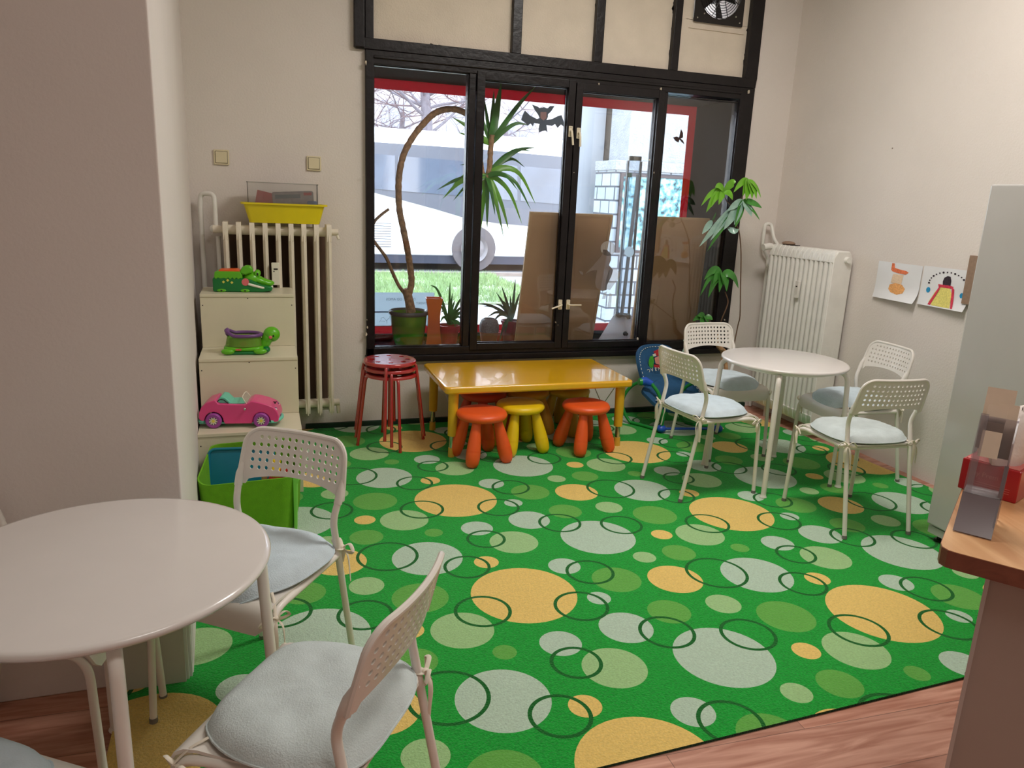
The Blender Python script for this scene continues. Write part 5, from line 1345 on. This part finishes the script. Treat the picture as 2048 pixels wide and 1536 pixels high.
potted('potted_dracaena', 'dark leaved plant in a dark red pot leaning beside the cork board', 1022, .36, 'pot_dark', .05, .072, .17,
    [(992, 584, 0, .03), (1003, 572, .02, .03), (1031, 557, 0, .02), (1036, 600, .04, .05), (966, 612, 0, .12), (975, 634, -.05, .2), (985, 645, -.08, .25), (1000, 600, -.04, .15), (1040, 585, .05, .05), (997, 690, -.12, .3), (1010, 668, -.1, .4), (955, 607, 0, .1), (1020, 590, .05, .02), (990, 608, .03, .16), (1016, 655, -.05, .2)], 'leaf_dark', .013)
sr = at(1001, 655, Y=.45)
rb = thing('flower_pot', 'small bright red pot between the clay jar and the dark plant', 'pot', (sr.x, .45, SZ))
pot(rb, [(0, 0), (.026, 0), (.036, .075), (.038, .085), (.03, .085), (.028, .07), (0, .07)], 'pot_red')

# leaning boards
def lean_board(label, X0, X1, yb, ytop, ztop, group='cork boards leaning in the display window'):
    r = thing('cork_board', label, 'board', ((X0+X1)/2, yb, SZ+.001), 0, group); H = ztop-SZ; w = (X1-X0)/2
    a = math.atan2(ytop-yb, H); r.rotation_euler = (-a, 0, 0); Ln = math.hypot(H, ytop-yb)
    MB().box(-w+.012, w-.012, .004, .010, .012, Ln-.012).build('back_sheet', 'mdf', r, smooth=False)
    fm = MB(); fm.box(-w, -w+.018, 0, .018, 0, Ln).box(w-.018, w, 0, .018, 0, Ln).box(-w+.018, w-.018, 0, .018, Ln-.018, Ln).box(-w+.018, w-.018, 0, .018, 0, .018)
    fm.build('wooden_frame', 'pine', r, smooth=False)
    return r
lean_board('brown backed pin board leaning behind the two middle window sashes', 1.372, 1.985, .26, .05, 1.422)
lean_board('brown backed pin board leaning in the rightmost window bay', 2.29, 2.835, .22, .16, 1.422)

# bubble lamp
lb = at(1242, 668, Y=.42)
la = thing('bubble_lamp', 'white pyramid lamp base with tall clear tubes in the display window', 'lamp', (lb.x, .42, SZ))
mb = MB(); B_ = .135; T_ = .05; hh = .205
mb.add([(-B_, -B_, 0), (B_, -B_, 0), (B_, B_, 0), (-B_, B_, 0), (-T_-.01, -T_, hh), (T_+.01, -T_, hh), (T_+.01, T_, hh), (-T_-.01, T_, hh)], [(3, 2, 1, 0), (4, 5, 6, 7), (0, 1, 5, 4), (1, 2, 6, 5), (2, 3, 7, 6), (3, 0, 4, 7)])
mb.v = [tuple(Matrix.Rotation(math.radians(38), 3, 'Z') @ Vector(v)) for v in mb.v]; mb.build('base', 'card_white', la, smooth=False, bevel=.004)
MB().lathe([(0, .03), (.012, .03), (.014, .012), (.018, .008), (.018, 0)], (-.03, -.125, .085), 16, 0, Matrix.Rotation(PI/2, 3, 'X')).build('knob', 'dark', la)
top = at(1278, 322, Y=.42).z-SZ
MB().lathe([(.058, hh-.05), (.058, top)], seg=36).build('outer_tube', 'acrylic', la)
MB().tube([(-.045, .0, hh-.03), (-.045, 0, top-.10)], .012, 12).build('inner_tube', 'acrylic', la)
MB().tube([(-.02, -.02, hh-.03), (.028, -.02, top-.10)], .0135, 12).build('daylight_streak_tube', 'streak_white', la)
MB().lathe([(0, top), (.05, top), (.05, top+.03), (0, top+.032)], (0, 0, 0), 30).build('cap', 'steel_cap', la)
MB().lathe([(0, 0), (.02, 0), (.02, .03), (0, .03)], (-.035, 0, top-.12), 16).build('green_cap', 'green_cap', la)
MB().lathe([(.055, hh-.02), (.064, hh-.02), (.064, hh+.012), (.055, hh+.012)], seg=30).build('collar', 'steel_cap', la)

# ================================================================ STICKERS ON THE GLASS
def sticker(name, label, pix, m, cat='sticker', y=-.0052, parent=None, group=None):
    P = [at(a, b, Y=y) for a, b in pix]
    if parent is None:
        c = sum(P, Vector())/len(P); r = thing(name, label, cat, (c.x, y, c.z))
    else: r = parent; c = r.location
    mb = MB().poly([(p.x-c.x, 0, p.z-c.z) for p in P]) if m in ('bat_grey', 'poster') else MB().prism([(p.x-c.x, p.z-c.z) for p in P], -.0006, 0.0 if parent is None else -.0001, 'y')
    mb.build('cutout' if parent is None else name, m, r, smooth=False)
    return r
bt_ = sticker('bat_sticker', 'grey paper bat sticker with spread wings on the glass', [(1064, 209), (1075, 213), (1079, 216), (1088, 214), (1095, 217), (1100, 212), (1109, 212), (1103, 222), (1096, 229), (1096, 234), (1093, 240), (1104, 238), (1116, 232), (1123, 230), (1127, 241), (1128, 254), (1122, 249), (1115, 256), (1110, 248), (1104, 252), (1093, 250), (1095, 265), (1091, 261), (1085, 262), (1078, 265), (1077, 258), (1079, 248), (1068, 246), (1066, 253), (1061, 247), (1055, 252), (1051, 246), (1042, 240), (1047, 226), (1050, 221), (1060, 231), (1074, 238), (1079, 236), (1076, 229), (1070, 221)], 'bat_grey')
sticker('face_patch', '', [(1081, 224), (1093, 224), (1093, 236), (1087, 241), (1081, 236)], 'bat_face', parent=bt_, y=-.006)
bu = sticker('butterfly_sticker', 'small dark butterfly sticker on the rightmost pane', [(1362, 258), (1366, 266), (1366, 275), (1361, 277), (1366, 281), (1369, 289), (1363, 284), (1359, 279), (1357, 285), (1351, 282), (1346, 275), (1353, 273), (1358, 275)], 'butterfly')
M['mouse_a'] = mat('brown_grey_film', (128, 112, 104), .6, alpha=.8, var=.1); M['mouse_b'] = mat('clear_grey_film', (190, 184, 180), .6, alpha=.35, var=.05)
ms = sticker('mouse_sticker', 'translucent brown mouse shaped sticker on the third sash', [(1206, 499), (1214, 500), (1222, 508), (1222, 520), (1218, 530), (1226, 540), (1223, 552), (1214, 570), (1213, 580), (1204, 582), (1193, 576), (1190, 566), (1194, 540), (1184, 541), (1171, 547), (1182, 536), (1196, 520), (1204, 510)], 'mouse_a')
sticker('big_ear', '', cr and [(1210+15*math.cos(a)+6, 497+15*math.sin(a)) for a in [2*PI*k/16 for k in range(16)]], 'mouse_b', parent=ms, y=-.006)
sticker('skirt', '', [(1218, 540), (1232, 538), (1241, 545), (1238, 556), (1230, 566), (1220, 580), (1210, 578), (1212, 560)], 'mouse_b', parent=ms, y=-.006)
sticker('tail_tip', '', [(1158, 541), (1165, 544), (1167, 550), (1161, 548)], 'mouse_a', parent=ms, y=-.006)
sticker('foot', '', [(1208, 585), (1214, 583), (1211, 598), (1204, 598)], 'mouse_b', parent=ms, y=-.006); sticker('foot', '', [(1219, 586), (1224, 588), (1222, 616), (1215, 614)], 'mouse_b', parent=ms, y=-.006)
sticker('round_sticker', 'round pale blue sticker on the glass in front of the clear tubes', [(1258.5+9.5*math.cos(a), 503.5+10.5*math.sin(a)) for a in [2*PI*k/24 for k in range(24)]], 'poster')

# ================================================================ CORNER PLANT
px_, py_ = 2.80, -.30
mp = thing('money_tree', 'tall thin stemmed plant with fingered leaves in a green pot by the window', 'plant', (px_, py_, .009))
pot(mp, [(0, 0), (.085, 0), (.125, .20), (.132, .20), (.134, .225), (.122, .225), (.116, .20), (0, .20)], 'green_pl', soil_z=.21, soil_r=.118)
def Q(px, py, Y): return at(px, py, Y=Y)-Vector((px_, py_, .009))
tk = MB()
for ph in (0, PI):
    tk.tube([Vector((-.035*z_/.3, 0, .2+z_))+Vector((.020*math.cos(ph+z_*16)*(1-.3*z_), .016*math.sin(ph+z_*16), 0)) for z_ in [i*.022 for i in range(15)]], .015, 10)
tk.tube(cr([(-.035, 0, .50), Q(1436, 690, -.3), Q(1434, 668, -.3)], 3), [.018]*4+[.014]*3, 10)
tk.build('braided_trunk', 'trunk', mp)
sm = MB()
sm.tube(cr([(0.03, 0, .2), Q(1463, 740, -.3), Q(1468, 692, -.32), Q(1476, 650, -.32), Q(1480, 631, -.34), Q(1481, 574, -.34), Q(1482, 504, -.34), Q(1478, 462, -.36), Q(1472, 445, -.36), Q(1480, 405, -.36), Q(1484, 395, -.36)], 4), .0042, 8)
sm.tube(cr([Q(1434, 675, -.3), Q(1443, 640, -.34), Q(1452, 618, -.36), Q(1456, 602, -.36), Q(1450, 584, -.36)], 4), .0045, 8)
sm.tube(cr([Q(1473, 452, -.36), Q(1462, 458, -.38), Q(1440, 444, -.4), Q(1425, 442, -.4)], 4), .002, 6)
sm.tube(cr([Q(1474, 425, -.36), Q(1463, 412, -.38), Q(1452, 400, -.38), Q(1448, 385, -.38)], 4), .0025, 6)
sm.tube(cr([Q(1480, 400, -.36), Q(1492, 380, -.38), Q(1497, 360, -.38)], 4), .0025, 6)
sm.tube(cr([Q(1436, 668, -.3), Q(1425, 650, -.36), Q(1410, 636, -.38)], 4), .003, 6)
sm.build('stems', 'stem', mp)
lo, ll, lw = MB(), MB(), MB()
def fl(mb, c, e, w, sag=.12, Y=-.38, Y2=None):
    a = Q(c[0], c[1], Y); b = Q(e[0], e[1], Y2 if Y2 else Y-.04); dist = (b-a).length
    pts = cr([a, a+(b-a)*.35+Vector((0, 0, sag*dist)), a+(b-a)*.7+Vector((0, 0, sag*dist)), b], 4)
    mb.leaf(pts, w, 0, fold=.18, up=(.3, -.9, .25), prof=lambda q: 1.65*math.sin(PI*min(1, q**.8*.97+.03))**.8)
c = (1497, 359)
for e, w in (((1492, 400), .024), ((1504, 398), .02), ((1513, 398), .018), ((1467, 385), .013), ((1522, 396), .010), ((1485, 392), .016)): fl(ll, c, e, w)
c = (1448, 384)
for e, w in (((1472, 364), .018), ((1465, 400), .018), ((1437, 410), .016), ((1412, 425), .018), ((1402, 412), .012), ((1430, 375), .014), ((1422, 415), .012)): fl(ll, c, e, w, .18)
c = (1486, 400)
for e, w, b in (((1398, 494), .017, lw), ((1420, 482), .014, lw), ((1414, 503), .012, lo), ((1447, 460), .022, lw), ((1455, 422), .014, lw), ((1503, 433), .024, lw), ((1524, 416), .014, lo), ((1520, 441), .008, lo), ((1470, 455), .02, lo), ((1468, 450), .016, lw)): fl(b, c, e, w, .04)
fl(lw, (1425, 442), (1404, 468), .014, .05); fl(lo, (1425, 442), (1432, 424), .008, .05); fl(lw, (1455, 455), (1478, 458), .014, -.2)
c = (1444, 548)
for e, w in (((1416, 596), .02), ((1400, 592), .012), ((1408, 560), .016), ((1438, 585), .02), ((1453, 583), .022), ((1477, 577), .018), ((1447, 570), .02), ((1425, 570), .018)): fl(lo, c, e, w, .25)
c = (1410, 634)
for e, w in (((1385, 642), .012), ((1425, 640), .014), ((1400, 645), .018), ((1415, 645), .018), ((1395, 632), .012)): fl(lo, c, e, w, .1)
fl(lw, (1382, 690), (1364, 704), .012, .05); fl(lw, (1380, 672), (1366, 682), .01, .05)
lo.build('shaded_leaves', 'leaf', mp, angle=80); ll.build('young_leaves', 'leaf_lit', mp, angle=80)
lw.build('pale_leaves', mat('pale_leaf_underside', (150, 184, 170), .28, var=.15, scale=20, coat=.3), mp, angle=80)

# ================================================================ BABY ROCKER
rk = thing('baby_rocker', 'blue padded baby rocker with green tube frame under the window', 'rocker', (2.27, -.35, .009))
def K(px, py, Y): return at(px, py, Y=Y)-Vector((2.27, -.35, .009))
bk = [K(1285, 763, -.33), K(1276, 730, -.27), K(1274, 706, -.2), K(1284, 692, -.17), K(1305, 688, -.16), K(1330, 690, -.16), K(1346, 700, -.18), K(1352, 722, -.22), K(1368, 752, -.3), K(1395, 775, -.36), K(1408, 800, -.42), K(1400, 818, -.5), K(1370, 826, -.55), K(1335, 822, -.55), K(1312, 812, -.52), K(1294, 795, -.46), K(1284, 783, -.4), K(1292, 772, -.36)]
out_ = cr(bk, 4, closed=True); cen = K(1335, 755, -.27); n = len(out_); mb = MB()
mb.v.append(tuple(cen+Vector((0, .03, 0))))
for q in (.35, .65, .88, 1.0):
    for v in out_:
        p = cen+(v-cen)*q; mb.v.append(tuple(p+Vector((0, .035*(1-q*q), 0))))
for k in range(n): mb.f.append((0, 1+k, 1+(k+1) % n)); mb.m.append(0)
for i in range(3):
    for k in range(n): a = 1+i*n+k; b = 1+i*n+(k+1) % n; mb.f.append((a, a+n, b+n, b)); mb.m.append(0)
mb.build('padded_seat', 'denim', rk, solid=.022, angle=70)
stc = MB()
for k in range(0, 44):
    v0, v1 = cen+(out_[k % n]-cen)*.93, cen+(out_[(k+1) % n]-cen)*.93
    e = Vector((0, -.012, 0)); stc.tube([v0+(v1-v0)*.1+e, v0+(v1-v0)*.6+e], .0022, 5)
stc.build('stitching', 'thread', rk)
emb = MB()
def patch(pix, Y, m, name): 
    mb = MB(); vs = [K(a, b, Y) for a, b in pix]; c = sum(vs, Vector())/len(vs)
    mb.v = [tuple(c)]+[tuple(v) for v in vs]; mb.f = [(0, 1+k, 1+(k+1) % len(vs)) for k in range(len(vs))]; mb.m = [0]*len(vs); mb.build(name, m, rk, smooth=False, solid=.003)
patch([(1300, 713), (1306, 711), (1308, 722), (1306, 735), (1300, 736), (1297, 728), (1298, 720)], -.245, 'emb_green', 'embroidered_bush')
patch([(1307, 703), (1318, 698), (1330, 701), (1332, 712), (1322, 714), (1310, 710)], -.232, 'emb_red', 'embroidered_hat')
patch([(1309, 716), (1318, 712), (1328, 714), (1330, 724), (1320, 730), (1311, 727)], -.246, 'emb_skin', 'embroidered_face')
patch([(1308, 729), (1322, 731), (1330, 728), (1330, 736), (1318, 737), (1308, 734)], -.252, 'emb_red', 'embroidered_scarf')
patch([(1305, 709), (1311, 707), (1312, 712), (1307, 713)], -.236, 'thread', 'embroidered_ear')
for (txt, i) in [(ch_, i) for i, ch_ in enumerate('ADVENTURE')]:
    q = i/8; X = 1290+q*58; Yp = 744-7*math.sin(q*PI*.75); p = K(X, Yp, -.272)
    text_mesh(txt, .034, 'lettering', 'thread', rk, Matrix.Translation(p) @ Matrix.Rotation(math.radians(82), 4, 'X') @ Matrix.Rotation(math.radians(28-38*q), 4, 'Z'), .001)
hubL, hubR = K(1290, 763, -.42), K(1395, 768, -.52)
balL, balR = Vector((2.177-2.27, -.54+.35, .028)), Vector((2.575-2.27, -.61+.35, .028))
for s, (h, b, lf) in enumerate(((hubL, balL, [K(1282, 763, -.36), K(1262, 773, -.30), K(1247, 795, -.27), K(1247, 820, -.27), K(1262, 846, -.32), K(1285, 862, -.40), K(1306, 867, -.48)]), (hubR, balR, None))):
    if lf: p = cr([h+Vector((-.01, .02, 0))]+lf+[b], 6)
    else:
        dv = balR-balL; p = [v+Vector((dv.x*.99, dv.y, 0)) for v in cr([hubL+Vector((-.01, .02, 0)), K(1282, 763, -.36), K(1262, 773, -.30), K(1247, 795, -.27), K(1247, 820, -.27), K(1262, 846, -.32), K(1285, 862, -.40), K(1306, 867, -.48), balL], 6)]
    if not lf: h = hubL+(balR-balL)
    p = [Vector((v.x, v.y, max(v.z, .012))) for v in p]
    MB().tube(p, .0115, 12).build('rocker_tube', 'rocker_green', rk)
    MB().tube(cr([h+Vector((.03, -.02, .0)), h+Vector((.075, -.06, -.07)), h+Vector((.10, -.10, -.17)), b+Vector((.0, -.01, .12)), b], 6), .0125, 12).build('front_tube', 'rocker_green', rk)
    MB().ell(b, (.034, .03, .028)).build('foot_ball', 'rocker_blue', rk)
    MB().tube([h+Vector((-.03, .0, 0)), h+Vector((.0, 0, .004)), h+Vector((.045, -.02, -.014))], [.026, .03, .020], 14).build('joint', 'rocker_blue', rk)
    MB().tube([h+Vector((-.048, 0.0, 0)), h+Vector((-.028, 0, 0))], [.022, .027], 14).build('joint_cap', 'rocker_green', rk)
MB().tube([balL, balR], .009, 10).build('cross_tube', 'rocker_blue', rk)
MB().tube(cr([K(1312, 800, -.5), K(1322, 802, -.53), K(1330, 815, -.56), K(1326, 835, -.56), K(1322, 850, -.56)], 4), .009, 8, flat=.2).build('strap', 'tie', rk)
